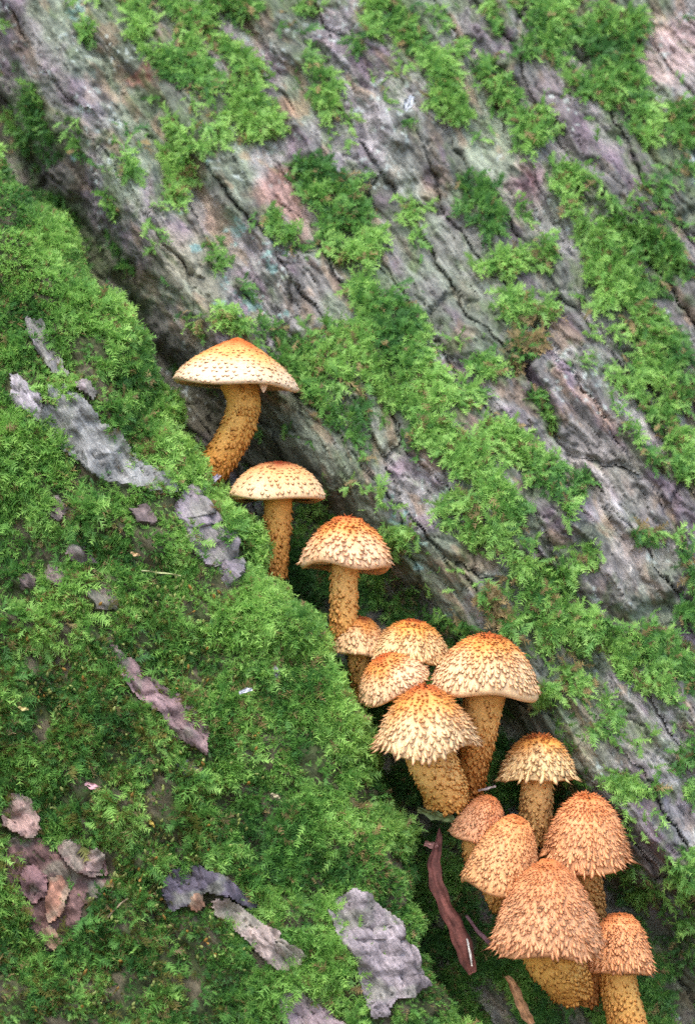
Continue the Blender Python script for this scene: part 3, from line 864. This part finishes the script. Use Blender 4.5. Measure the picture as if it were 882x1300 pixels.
def scale_batch(pos, e1, e2, nr, L, Wd, lift, thick, c_base, c_tip, r):
    """closed pointed tongues: attached at the top, tip recurved outwards"""
    n = len(pos)
    sh = np.array([  # (across*W, along*L, out: lift part, thick part)
        (-.5, -.25, 0, -.35), (.5, -.25, 0, -.35), (0, -.35, 0, .1), (-.48, .35, .22, -.1), (.48, .35, .22, -.1), (0, .35, .30, .7), (0, .4, .08, -.6),
        (-.2, .74, .66, 0), (.2, .74, .66, 0), (0, 1.0, 1.0, .05)])
    tcol = np.array([0, 0, 0, .55, .55, .35, 1, 1, 1, 1])
    F = np.array([(0, 3, 5), (0, 5, 2), (2, 5, 4), (2, 4, 1), (3, 7, 5), (5, 7, 8), (5, 8, 4), (7, 9, 8), (3, 6, 7), (7, 6, 8), (8, 6, 4), (7, 8, 9), (0, 6, 3), (0, 1, 6), (1, 4, 6)])
    tw = r.normal(0, .22, n)
    V = pos[:, None, :] + (sh[None, :, 0] * Wd[:, None])[..., None] * e2[:, None, :] + (sh[None, :, 1] * L[:, None])[..., None] * e1[:, None, :] \
        + (sh[None, :, 1] * tw[:, None] * L[:, None])[..., None] * e2[:, None, :] \
        + (sh[None, :, 2] * lift[:, None] + sh[None, :, 3] * thick[:, None])[..., None] * nr[:, None, :]
    C = c_base[:, None, :] * (1 - tcol[None, :, None]) + c_tip[:, None, :] * tcol[None, :, None]
    FF = F[None] + (np.arange(n) * len(sh))[:, None, None]
    return V.reshape(-1, 3), FF.reshape(-1, 3), C.reshape(-1, 3)

def mushroom(label, cap, a, h, lean, pitch, power, base, r_top, r_bot, seed, top_col=(.62, .26, .08), mid_col=(.74, .45, .20), rim_col=(.82, .62, .38),
             tip_col=(.42, .17, .06), sp=8.5, sl=1.0, slift=.8, fringe=1.0, stem_col=((.84, .48, .15), (.80, .42, .12)), stem_sc=1.0, bow=(0, 0), ragged=.08, attach=.1, roll=.16, flat=False, spread=1.0):
    """cap = photo position of the rim centre and its distance; a half width, h height (photo units)"""
    r = np.random.default_rng(seed)
    px, py, dep = cap
    k = (D + dep) / D
    gx, gy = U(px, py, dep)
    C0 = Vector(W(gx, gy, dep).tolist())
    bx, by = U(base[0], base[1], base[2])
    B0 = Vector(W(bx, by, base[2]).tolist())
    s = S * k
    rootE = bpy.data.objects.new('mushroom', None); COL.objects.link(rootE)
    rootE.location = B0
    tag(rootE, label, 'mushroom', 'scaly mushrooms growing out of the root crevice')
    B = np.array(B0)
    def part(name, V, F, Cc, mat, par=None, kind=None):
        o = add_obj(name, raw_mesh(name, V - B, F, Cc), mat, par or rootE)
        if kind: o['kind'] = kind
        return o
    # cap frame: w = axis
    w = Matrix.Rotation(math.radians(lean), 3, 'Y') @ (Matrix.Rotation(math.radians(pitch), 3, 'X') @ Vector((0, 0, 1)))
    w = np.array(w.normalized())
    u = np.array([0, 1, 0.]); u = u - w * (u @ w); u /= np.linalg.norm(u); v = np.cross(w, u)
    C = np.array(C0)
    A, H = a * s, h * s
    segs = 56
    th = np.linspace(0, 2 * math.pi, segs, endpoint=False)
    ph = r.uniform(0, 6, 4)
    wob = 1 + ragged * (.5 * np.sin(2 * th + ph[0]) + .35 * np.sin(3 * th + ph[1]) + .25 * np.sin(5 * th + ph[2])) 
    def wobf(t_): return 1 + ragged * (.5 * np.sin(2 * t_ + ph[0]) + .35 * np.sin(3 * t_ + ph[1]) + .25 * np.sin(5 * t_ + ph[2]))
    def wobz(t_, q): return H * ragged * (.7 * np.sin(t_ + ph[2]) + .6 * np.sin(3 * t_ + ph[0]) + .4 * np.sin(4 * t_ + ph[3])) * q ** 1.5
    def zprof(q):   # q = r/A
        return H * (1 - np.clip(q, 0, 1) ** power) ** (1 / 1.45)
    qs = np.concatenate([np.linspace(.02, .8, 14), [.86, .91, .95, .98, 1.0]])
    prof = [(q * A, zprof(q)) for q in qs] + [(A * .995, -roll * .3 * H), (A * .95, -roll * .6 * H), (A * .88, -roll * .5 * H), (A * .80, -roll * .1 * H)]
    nring = len(prof)
    rings = []
    for j, (rad, z) in enumerate(prof):
        wv = 1 + (wob - 1) * min(1, rad / A)
        rings.append((C + w * (z + H * .015 * r.normal() * (0 < j < nring - 4)), u, v, rad * wv))
    V, F = lathe(rings, segs)
    V = V + np.concatenate([wobz(th, min(1, p_[0] / A)) for p_ in prof])[:, None] * w
    apex = len(V); V = np.concatenate([V, (C + w * H * 1.005)[None]])
    i = np.arange(segs); topF = np.stack([i, np.full(segs, apex), (i + 1) % segs], -1)
    tint = np.array([r.uniform(.94, 1.02), r.uniform(.91, .99), r.uniform(.86, 1.02)])
    tc, mc, rc = np.array(top_col) * tint, np.array(mid_col) * tint, np.array(rim_col) * tint
    def capcol(q, t_):
        nz = .10 * np.sin(3 * t_ + ph[3]) + .06 * np.sin(7 * t_ + ph[0])
        x = np.clip(q / spread + nz * .6, 0, 1)
        c = tc + (mc - tc) * ss(.15, .55, x)[..., None]
        return c + (rc - c) * ss(.50, .95, x)[..., None]
    radall = np.concatenate([np.full(segs, p[0] / A) for p in prof] + [[0.]]); tall = np.concatenate([np.tile(th, nring), [0.]])
    Cc = capcol(radall, tall)
    Cc = Cc * r.uniform(.93, 1.06, (len(Cc), 1))
    capo = part('cap', V, [F, topF], Cc, M_CAP)
    # scales on the cap, ring after ring
    arc = np.linspace(0, 1, 400); zz = zprof(arc); ds = np.hypot(np.gradient(arc) * A, np.gradient(zz)); sarc = np.cumsum(ds); sarc -= sarc[0]
    P_, E1, E2, NN, LL, WW, LI, TH, CB, CT = [[] for _ in range(10)]
    pos_s = sp * s * .35
    tipc = np.array(tip_col)
    ringn = 0
    while pos_s < sarc[-1]:
        q = np.interp(pos_s, sarc, arc); z = zprof(q)
        fr = pos_s / sarc[-1]
        loc = sp * .90 * s * (.62 + .5 * fr)
        cnt = max(3, int(2 * math.pi * q * A / loc))
        t0 = r.uniform(0, 6)
        last = pos_s + loc * .85 >= sarc[-1]
        for c_ in range(cnt):
            t_ = t0 + 2 * math.pi * (c_ + r.uniform(-.3, .3)) / cnt
            qq = np.clip(q + r.normal(0, .007), .01, 1)
            zq = zprof(qq)
            dq = .01; q2 = min(1, qq + dq); q1 = q2 - dq
            slope = np.array([dq * A, zprof(q2) - zprof(q1)]); slope /= np.linalg.norm(slope)
            rad_dir = math.cos(t_) * u + math.sin(t_) * v
            e1 = slope[0] * rad_dir + slope[1] * w
            nrm_ = -slope[1] * rad_dir + slope[0] * w
            e2 = np.cross(nrm_, e1)
            p = C + rad_dir * qq * A * (1 + (wobf(t_) - 1) * qq) + w * (zq + wobz(t_, qq))
            f_ = 1.0
            if last or fr > .9:
                f_ = 1.0 + .6 * fringe
            P_.append(p); E1.append(e1); E2.append(e2); NN.append(nrm_)
            sz = math.exp(r.normal(0, .2))
            ll = loc * sl * .68 * sz * f_
            if r.random() < (.25 if flat else .07):
                for l_ in (P_, E1, E2, NN): l_.pop()
                continue
            LL.append(ll); WW.append(loc * .68 * math.exp(r.normal(0, .22)) * (.85 if flat else 1)); LI.append(ll * slift * (1.3 if flat else 1.75) * r.uniform(.5, 1.25)); TH.append(loc * .09)
            base_c = capcol(np.array([qq]), np.array([t_]))[0]
            CB.append(base_c * r.uniform(.92, 1.06))
            dk = r.uniform(.6, 1.0) * (1.05 - .25 * fr)
            if r.random() < .13 * (1.15 - fr): 
                CT.append(np.array([.10, .045, .02])); continue
            CT.append(base_c * (1 - dk) + tipc * dk)
        pos_s += loc * .80
        ringn += 1
    arr = [np.array(x) for x in (P_, E1, E2, NN, LL, WW, LI, TH, CB, CT)]
    V, F, Cc = scale_batch(*arr, r)
    part('scales', V, F, Cc, M_SCALE, capo, 'stuff')
    # gills: thin radial blades under the cap
    ng = 90
    V, F, Cg = [], [], []
    rt = r_top * s
    for g in range(ng):
        t_ = 2 * math.pi * g / ng + r.normal(0, .008)
        rd = math.cos(t_) * u + math.sin(t_) * v
        ro, ri = A * .90 * (1 + (wobf(t_) - 1)), rt * .9
        n = len(V)
        V += [C + rd * ro - w * roll * .35 * H, C + rd * (ro + ri) / 2 - w * (roll * .1 * H), C + rd * ri + w * .02 * H, C + rd * ro + w * .10 * H, C + rd * (ro + ri) / 2 + w * .2 * H, C + rd * ri + w * .28 * H]
        F += [(n, n + 1, n + 4, n + 3), (n + 1, n + 2, n + 5, n + 4)]
    nb = len(V)
    V += [C + (math.cos(t) * u + math.sin(t) * v) * A * .93 + w * .06 * H for t in th] + [C + (math.cos(t) * u + math.sin(t) * v) * rt * .6 + w * .26 * H for t in th]
    for g in range(segs):
        F.append((nb + g, nb + (g + 1) % segs, nb + segs + (g + 1) % segs, nb + segs + g))
    Cg = np.tile(np.array([.55, .36, .15]), (len(V), 1))
    part('gills', np.array(V), np.array(F), Cg, M_CAP)
    # stem
    p0 = C + w * H * .12 * 1.0
    p3 = B
    p1 = C - w * (np.linalg.norm(C - B) * .38) + np.array([bow[0] * s, 0, bow[1] * s])
    p2 = B + np.array([0, 0, 1]) * np.linalg.norm(C - B) * .25 + np.array([bow[0] * s, 0, bow[1] * s]) * .6 - np.array([0, 6 * s, 0])
    nst = 26
    rings, cols, cen, tans, rads = [], [], [], [], []
    sg = 30; ths = np.linspace(0, 2 * math.pi, sg, endpoint=False)
    sc1, sc2 = np.array(stem_col[0]) * (.95, .86, .8), np.array(stem_col[1]) * (.95, .84, .75)
    for j in range(nst + 1):
        t = j / nst
        c = (1 - t) ** 3 * p0 + 3 * (1 - t) ** 2 * t * p1 + 3 * (1 - t) * t * t * p2 + t ** 3 * p3
        tn = 3 * (1 - t) ** 2 * (p1 - p0) + 6 * (1 - t) * t * (p2 - p1) + 3 * t * t * (p3 - p2); tn /= np.linalg.norm(tn)
        e1 = np.array([0, 1., 0]) - tn * tn[1]; e1 /= np.linalg.norm(e1); e2 = np.cross(tn, e1)
        rad = (r_top + (r_bot - r_top) * t) * s * (1 + .10 * max(0, 1 - t / .16))
        rr = rad * (1 + .05 * np.sin(2 * ths + ph[1] + 2 * t) + .025 * r.normal(size=sg))
        rings.append((c, e1, e2, rr)); cen.append(c); tans.append(tn); rads.append(rad)
        cols.append(np.tile(sc1 + (sc2 - sc1) * ss(.35, 1, np.array(t)), (sg, 1)) * r.uniform(.9, 1.08, (sg, 1)))
    V, F = lathe(rings, sg)
    sto = part('stem', V, F, np.concatenate(cols), M_CAP)
    if stem_sc > 0:
        P_, E1, E2, NN, LL, WW, LI, TH, CB, CT = [[] for _ in range(10)]
        length = sum(np.linalg.norm(cen[j + 1] - cen[j]) for j in range(nst))
        d = 6.2 * s * stem_sc
        nr_ = int(length / (d * .9))
        for j in range(1, nr_):
            t = j / nr_
            fi = t * nst; i0 = min(nst - 1, int(fi)); fr = fi - i0
            c = cen[i0] * (1 - fr) + cen[i0 + 1] * fr; tn = tans[i0]; rad = rads[i0]
            if t < attach * .6: continue
            keep_p = .35 + .6 * float(ss(attach * .6, attach + .25, np.array(t)))
            e1 = rings[i0][1]; e2 = rings[i0][2]
            cnt = int(2 * math.pi * rad / (d * 1.05)); t0 = r.uniform(0, 6)
            for q in range(cnt):
                if r.random() > keep_p: continue
                t_ = t0 + 2 * math.pi * (q + r.uniform(-.4, .4)) / cnt
                rd = math.cos(t_) * e1 + math.sin(t_) * e2
                P_.append(c + rd * rad * .99 + tn * r.normal(0, .35) * d); E1.append(tn); NN.append(rd); E2.append(np.cross(rd, tn))
                ll = d * r.uniform(.5, 1.25); LL.append(ll); WW.append(d * r.uniform(.55, 1.2)); LI.append(ll * r.uniform(.25, .85)); TH.append(d * .2)
                bc = sc1 + (sc2 - sc1) * t
                CB.append(bc * r.uniform(.95, 1.1)); CT.append(bc * np.array([.85, .66, .5]) * r.uniform(.75, 1.05))
        if P_:
            V, F, Cc = scale_batch(*[np.array(x) for x in (P_, E1, E2, NN, LL, WW, LI, TH, CB, CT)], r)
            part('scales', V, F, Cc, M_SCALE, sto, 'stuff')
    return rootE, C, w, u, v, A, H, s

PEACH = dict(top_col=(.55, .17, .045), mid_col=(.74, .305, .115), rim_col=(.78, .39, .18), tip_col=(.42, .12, .04))
HALF = dict(top_col=(.44, .10, .02), mid_col=(.74, .30, .065), rim_col=(.81, .55, .29), tip_col=(.36, .105, .028))
PALE = dict(top_col=(.52, .125, .02), mid_col=(.76, .37, .10), rim_col=(.76, .56, .32), tip_col=(.30, .12, .035), flat=True)

top = mushroom('highest mushroom, wide flat pale cap on a curved ochre stem', (299, 487, 100), 80, 59, 3, -2, 1.15, (258, 616, 112), 21, 21, 1,
         sp=9.5, sl=.55, slift=.35, fringe=-.4, stem_col=((.74, .42, .10), (.56, .24, .045)), bow=(34, 8), spread=1.05, ragged=.05, attach=.12, roll=.12, **PALE)
mushroom('second mushroom from the top, low dome cap with dark red centre', (353, 632, 85), 62, 46, 0, 0, 2.1, (347, 732, 100), 18, 17, 2,
         sp=9, sl=.6, slift=.5, fringe=.3, flat=True, spread=1.2, stem_col=((.76, .40, .10), (.66, .32, .09)), attach=.2, roll=.12,
         top_col=(.22, .03, .008), mid_col=(.70, .38, .15), rim_col=(.76, .56, .33), tip_col=(.32, .13, .04))
mushroom('third mushroom from the top, domed cap on a straight shaggy stem', (438, 715, 62), 58, 60, 3, -3, 1.75, (436, 812, 80), 18, 17, 3,
         sp=8.8, sl=.8, slift=.7, fringe=.3, spread=1.12, attach=.16, roll=.22, ragged=.07, **HALF)
mushroom('small mushroom with red-brown top tucked under the straight shaggy stem', (456, 826, 80), 37, 44, 2, 4, 2.0, (461, 884, 110), 15, 13, 4,
         sp=7.5, sl=.9, slift=.5, fringe=.4, attach=.05, **{**HALF, 'top_col': (.45, .12, .035)})
mushroom('mushroom with ragged rim in the middle group, behind two others', (519, 832, 62), 47, 46, 8, 3, 1.9, (520, 905, 110), 15, 13, 5,
         sp=7.5, sl=.95, slift=.6, fringe=.6, ragged=.08, **HALF)
mushroom('mushroom of the middle group tilted to the lower left, stem hidden', (502, 872, 22), 47, 44, -24, 8, 2.0, (540, 935, 100), 15, 13, 6,
         sp=7.5, sl=.95, slift=.6, fringe=.5, ragged=.05, **HALF)
mushroom('large mushroom with wide cap and long stem, uppermost right of the middle group', (615, 876, 20), 67, 72, 5, 0, 1.95, (596, 1010, 75), 26, 16, 7,
         sp=8.6, sl=.95, slift=.55, fringe=.5, stem_col=((.84, .50, .16), (.68, .28, .06)), attach=.12, roll=.2, ragged=.06, **HALF)
mushroom('large mushroom with shaggy cap and thick slanted stem, front of the middle group', (540, 942, -32), 66, 74, -2, 5, 1.55, (566, 1020, 22), 32, 27, 8,
         sp=8.8, sl=1.05, slift=.75, fringe=.9, stem_col=((.92, .58, .20), (.88, .50, .14)), bow=(6, 0), attach=.05, roll=.12, **HALF)
mushroom('mushroom standing alone right of the long stem, rounded cap, upright stem', (681, 985, 55), 46, 53, 2, 3, 2.2, (680, 1068, 85), 21, 20, 9,
         sp=8.6, sl=1.05, slift=.75, fringe=.8, stem_col=((.84, .52, .19), (.82, .52, .2)), attach=.06, roll=.1, **HALF)
mushroom('small conical mushroom bud wedged below the thick slanted stem', (603, 1064, 12), 33, 58, 20, 8, 2.2, (612, 1110, 60), 15, 13, 10,
         sp=6.6, sl=.95, slift=.5, fringe=.3, **PEACH)
mushroom('leaning peach mushroom bud between the small bud and the biggest cap', (632, 1118, -22), 47, 88, 15, 10, 2.1, (655, 1165, 50), 20, 16, 11,
         sp=6.8, sl=.95, slift=.5, fringe=.5, **PEACH)
mushroom('bell-shaped peach mushroom on a short stem, furthest right of the upper lower cluster', (743, 1090, 12), 55, 84, 1, 6, 2.05, (752, 1160, 60), 18, 16, 12,
         sp=7.4, sl=1.1, slift=.8, fringe=1.0, attach=.02, roll=.1, stem_col=((.72, .42, .15), (.66, .36, .12)), **PEACH)
mushroom('biggest bell-shaped mushroom at the front of the lower cluster', (694, 1200, -75), 67, 110, 0, 7, 1.8, (724, 1262, -5), 36, 26, 13,
         sp=7.6, sl=1.05, slift=.75, fringe=1.0, stem_col=((.84, .50, .13), (.80, .42, .10)), attach=.02, roll=.1, bow=(4, 4), ragged=.045, **PEACH)
mushroom('lowest mushroom, rounded cap on a thick stem running out of frame', (783, 1228, 5), 43, 69, 3, 5, 2.3, (800, 1325, 25), 23, 24, 14,
         sp=7.0, sl=1.0, slift=.65, fringe=.8, attach=.02, roll=.1, stem_col=((.84, .48, .13), (.80, .36, .10)), **PEACH)
mushroom('stunted bud squeezed behind the stem of the biggest mushroom', (748, 1222, 10), 18, 24, 4, 0, 2.2, (746, 1272, 30), 15, 13, 15,
         sp=6.5, sl=.9, slift=.5, fringe=.3, attach=.02, stem_col=((.58, .28, .09), (.52, .24, .07)), **PEACH)

# torn veil tag under the rim of the highest mushroom
def veil_tag(rootE, C, w, u, v, A, H, s):
    th = np.linspace(0, 2 * math.pi, 10, endpoint=False)
    c0 = C + np.array([37 * s, -A * .62, -H * .04])
    rings = [(c0 - np.array([0, 0, t * 11 * s]), np.array([1., 0, 0]), np.array([0, .5, 0]), (5.5 * (1 - t) ** .7 + .4) * s) for t in np.linspace(0, 1, 7)]
    V, F = lathe(rings, 10)
    o = add_obj('veil_fragment', raw_mesh('veil_fragment', V - np.array(rootE.location), F, np.tile(np.array([.75, .5, .33]), (len(V), 1))), M_CAP, rootE)
veil_tag(*top)

# ------------------------------------------------------------------ dead leaves, twigs and crumbs
def ribbon(name, label, cat, pts, widths, deps, col, twist=None, thick=0.9, group=None, curl=.16, edge_col=None):
    """curled strip of leaf with real thickness along measured points"""
    n = len(pts); m = 9
    tt = np.linspace(0, n - 1, n * 6)
    px = np.interp(tt, range(n), [p[0] for p in pts]); py = np.interp(tt, range(n), [p[1] for p in pts])
    dp = np.interp(tt, range(n), deps); wd = np.interp(tt, range(n), widths)
    tw = np.interp(tt, range(n), twist if twist else [0] * n)
    kr = np.ones(5) / 5
    def smo(a): return np.convolve(np.pad(a, 2, mode='edge'), kr, 'valid')
    px, py, dp, wd = smo(px), smo(py), smo(dp), smo(wd)
    gx, gy = U(px, py, dp)
    C = W(gx, gy, dp)
    T = norm(np.gradient(C, axis=0))
    cam_dir = np.array([0, -1., 0]); side = norm(np.cross(T, cam_dir[None])); nrm_ = np.cross(side, T)
    V, Cc = [], []
    r = np.random.default_rng(len(pts) * 7 + int(px[0]))
    for layer in (0, 1):
        for q in range(len(tt)):
            ca, sa = math.cos(tw[q]), math.sin(tw[q])
            sd, nn = side[q] * ca + nrm_[q] * sa, nrm_[q] * ca - side[q] * sa
            if nn[1] > 0: nn = -nn if False else nn
            for c in range(m):
                x = (c / (m - 1) - .5) * 2
                wv = wd[q] * .5 * S * (1 + .12 * math.sin(q * .9 + x))
                z = (curl * wd[q] * (x * x) + 1.0 * math.sin(q * .7 + 2 * x) + .10 * wd[q] * math.sin(x * 6.5 + q * .25) + .08 * wd[q] * (float(vn(np.array(q * .8), np.array(c * .9), 8)) - .5)) * S - layer * thick * S
                V.append(C[q] + sd * x * wv + nn * z)
                cc = np.array(col) * (.45 + 1.1 * float(vn(np.array(q * .35), np.array(c * .8), 5))) * (1.5 if abs(x) < .15 else 1)
                Cc.append(cc)
    V, Cc = np.array(V), np.array(Cc)
    nq = len(tt); i = np.arange(nq * m).reshape(nq, m)
    F = [grid_faces(i), grid_faces(i + nq * m)[:, ::-1]]
    b = np.concatenate([i[:, 0], i[-1, 1:], i[::-1, -1][1:], i[0, ::-1][1:]])
    F.append(np.stack([b[:-1], b[1:], b[1:] + nq * m, b[:-1] + nq * m], -1))
    org = C.mean(0)
    o = add_obj(name, raw_mesh(name, V - org, np.concatenate(F), Cc), M_LEAF); o.location = org
    tag(o, label, cat, group)
    return o
ribbon('dead_leaf', 'long curled purple-brown dead leaf hanging beside the small bud', 'leaf',
       [(558, 1050), (556, 1068), (550, 1092), (552, 1118), (565, 1150), (580, 1180), (590, 1210), (600, 1238)], [3, 10, 16, 19, 17, 22, 24, 12], [20, 12, 2, -6, -10, -14, -14, -10], (.12, .042, .032), [.9, .5, .3, .1, -.2, .1, .3, .4])
ribbon('leaf_sliver', 'thin white sliver stuck on the long purple-brown leaf', 'leaf', [(592, 1190), (596, 1208), (599, 1228)], [1.5, 3, 1.5], [-20, -21, -19], (.62, .58, .52), curl=.1)
ribbon('dead_leaf', 'short tan dead leaf below the biggest mushroom', 'leaf', [(642, 1238), (652, 1252), (660, 1272), (668, 1290), (676, 1302)], [5, 11, 13, 13, 8], [-8, -14, -18, -20, -18], (.36, .18, .08), [.4, .1, -.3, 0, .4])
ribbon('dead_leaf', 'dark purple leaf stalk crossing behind the long curled leaf', 'leaf', [(590, 1160), (606, 1182), (624, 1200), (640, 1212)], [3, 5, 6, 4], [5, 2, 0, 0], (.14, .07, .08))
ribbon('leaf_scrap', 'flat grey-green leaf scrap below the thick slanted stem', 'leaf', [(528, 1027), (548, 1032), (566, 1038), (578, 1044)], [8, 18, 20, 9], [14, 8, 6, 10], (.16, .20, .08), [-.9, -.9, -.9, -.9], curl=.1)
ribbon('leaf_scrap', 'small brown leaf scrap at the stalk of the long curled leaf', 'leaf', [(538, 1070), (548, 1073), (556, 1072)], [6, 9, 5], [8, 6, 8], (.26, .12, .10), curl=.1)
ribbon('leaf', 'tiny pale grey leaf lying on the branch scar', 'leaf', [(513, 140), (518, 131), (524, 121)], [5, 13, 6], [225, 222, 222], (.42, .44, .46), curl=.12)
ribbon('petal', 'small pink petal on the moss near the reddish wood', 'petal', [(108, 994), (117, 998), (129, 1001)], [4, 8, 4], [-104, -106, -106], (.62, .34, .36), curl=.15)
ribbon('leaf_scrap', 'small pale scrap on the green moss below the bare slab', 'leaf', [(303, 880), (312, 876), (321, 875)], [3, 6, 3], [-85, -86, -84], (.46, .46, .48), curl=.1)
ribbon('leaf_scrap', 'pale leaf tip at the foot of the highest mushroom', 'leaf', [(262, 622), (270, 610), (280, 602)], [3, 8, 5], [88, 84, 90], (.42, .36, .42), curl=.15)
ribbon('leaf_scrap', 'tan straw leaf lying on the bright moss of the root crest', 'leaf', [(382, 920), (392, 935), (402, 955), (414, 972)], [3, 6, 7, 3], [-48, -46, -42, -36], (.42, .30, .17), curl=.1)
ribbon('twig', 'short pale twig beside the foot of the long stem', 'twig', [(606, 1004), (618, 1001), (630, 998)], [2, 3, 2], [30, 28, 28], (.44, .34, .30), thick=2.5, curl=0)
ribbon('twig', 'thin straw stalk on the mossy root', 'twig', [(178, 724), (205, 727), (232, 731)], [1.6, 2, 1.4], [-90, -92, -88], (.34, .36, .16), thick=2, curl=0)
ribbon('twig', 'thin bent twig in the moss near the reddish wood', 'twig', [(136, 1166), (150, 1150), (163, 1140)], [2, 2, 1.4], [-128, -132, -132], (.30, .22, .14), thick=2, curl=0)
def cone(px, py, dep, label):
    gx, gy = U(px, py, dep); C = W(gx, gy, dep); r = np.random.default_rng(5)
    P_, E1, E2, NN = [], [], [], []
    ax_ = norm(np.array([.15, -.3, -1.])); u = norm(np.cross(ax_, [1, 0, 0])); v = np.cross(ax_, u)
    for j in range(9):
        for q in range(7):
            t = 2 * math.pi * (q + .5 * (j % 2)) / 7; rd = math.cos(t) * u + math.sin(t) * v
            rad = 5.2 * math.sin(math.pi * (j + 1) / 10.5) * S
            P_.append(C + ax_ * (j - 4) * 2.4 * S + rd * rad); E1.append(ax_); NN.append(rd); E2.append(np.cross(rd, ax_))
    n = len(P_)
    V, F, Cc = scale_batch(np.array(P_), np.array(E1), np.array(E2), np.array(NN), np.full(n, 4.2 * S), np.full(n, 4.4 * S), np.full(n, 2 * S), np.full(n, 1.2 * S), np.tile([.22, .19, .22], (n, 1)), np.tile([.34, .3, .34], (n, 1)), r)
    o = add_obj('catkin_cone', raw_mesh('catkin_cone', V - C, F, Cc), M_LEAF); o.location = C
    tag(o, label, 'cone')
cone(350, 852, -36, 'tiny grey-purple cone lying on the moss of the root')

for q, (px, py, dep, w_, c_, lb) in enumerate([
        (172, 704, -78, 6, (.42, .28, .14), 'tiny tan leaf crumb above the thin straw stalk on the root'),
        (384, 843, -8, 6, (.40, .16, .10), 'tiny reddish leaf crumb on the root crest left of the middle mushrooms'),
        (192, 1044, -100, 5, (.5, .36, .08), 'tiny yellow leaf crumb above the dark bare wood on the root'),
        (30, 900, -120, 7, (.44, .36, .14), 'tiny yellowish leaf crumb near the left edge of the mossy root'),
        (350, 1010, -80, 6, (.36, .3, .18), 'tiny pale leaf crumb above the cracked grey slab at the bottom')]):
    ribbon('leaf_crumb', lb, 'leaf', [(px - w_, py - 3), (px, py), (px + w_, py + (q % 3) * 3)], [2, 5, 2], [dep - 6, dep - 8, dep - 6], c_, group='leaf crumbs in the moss', curl=.12)
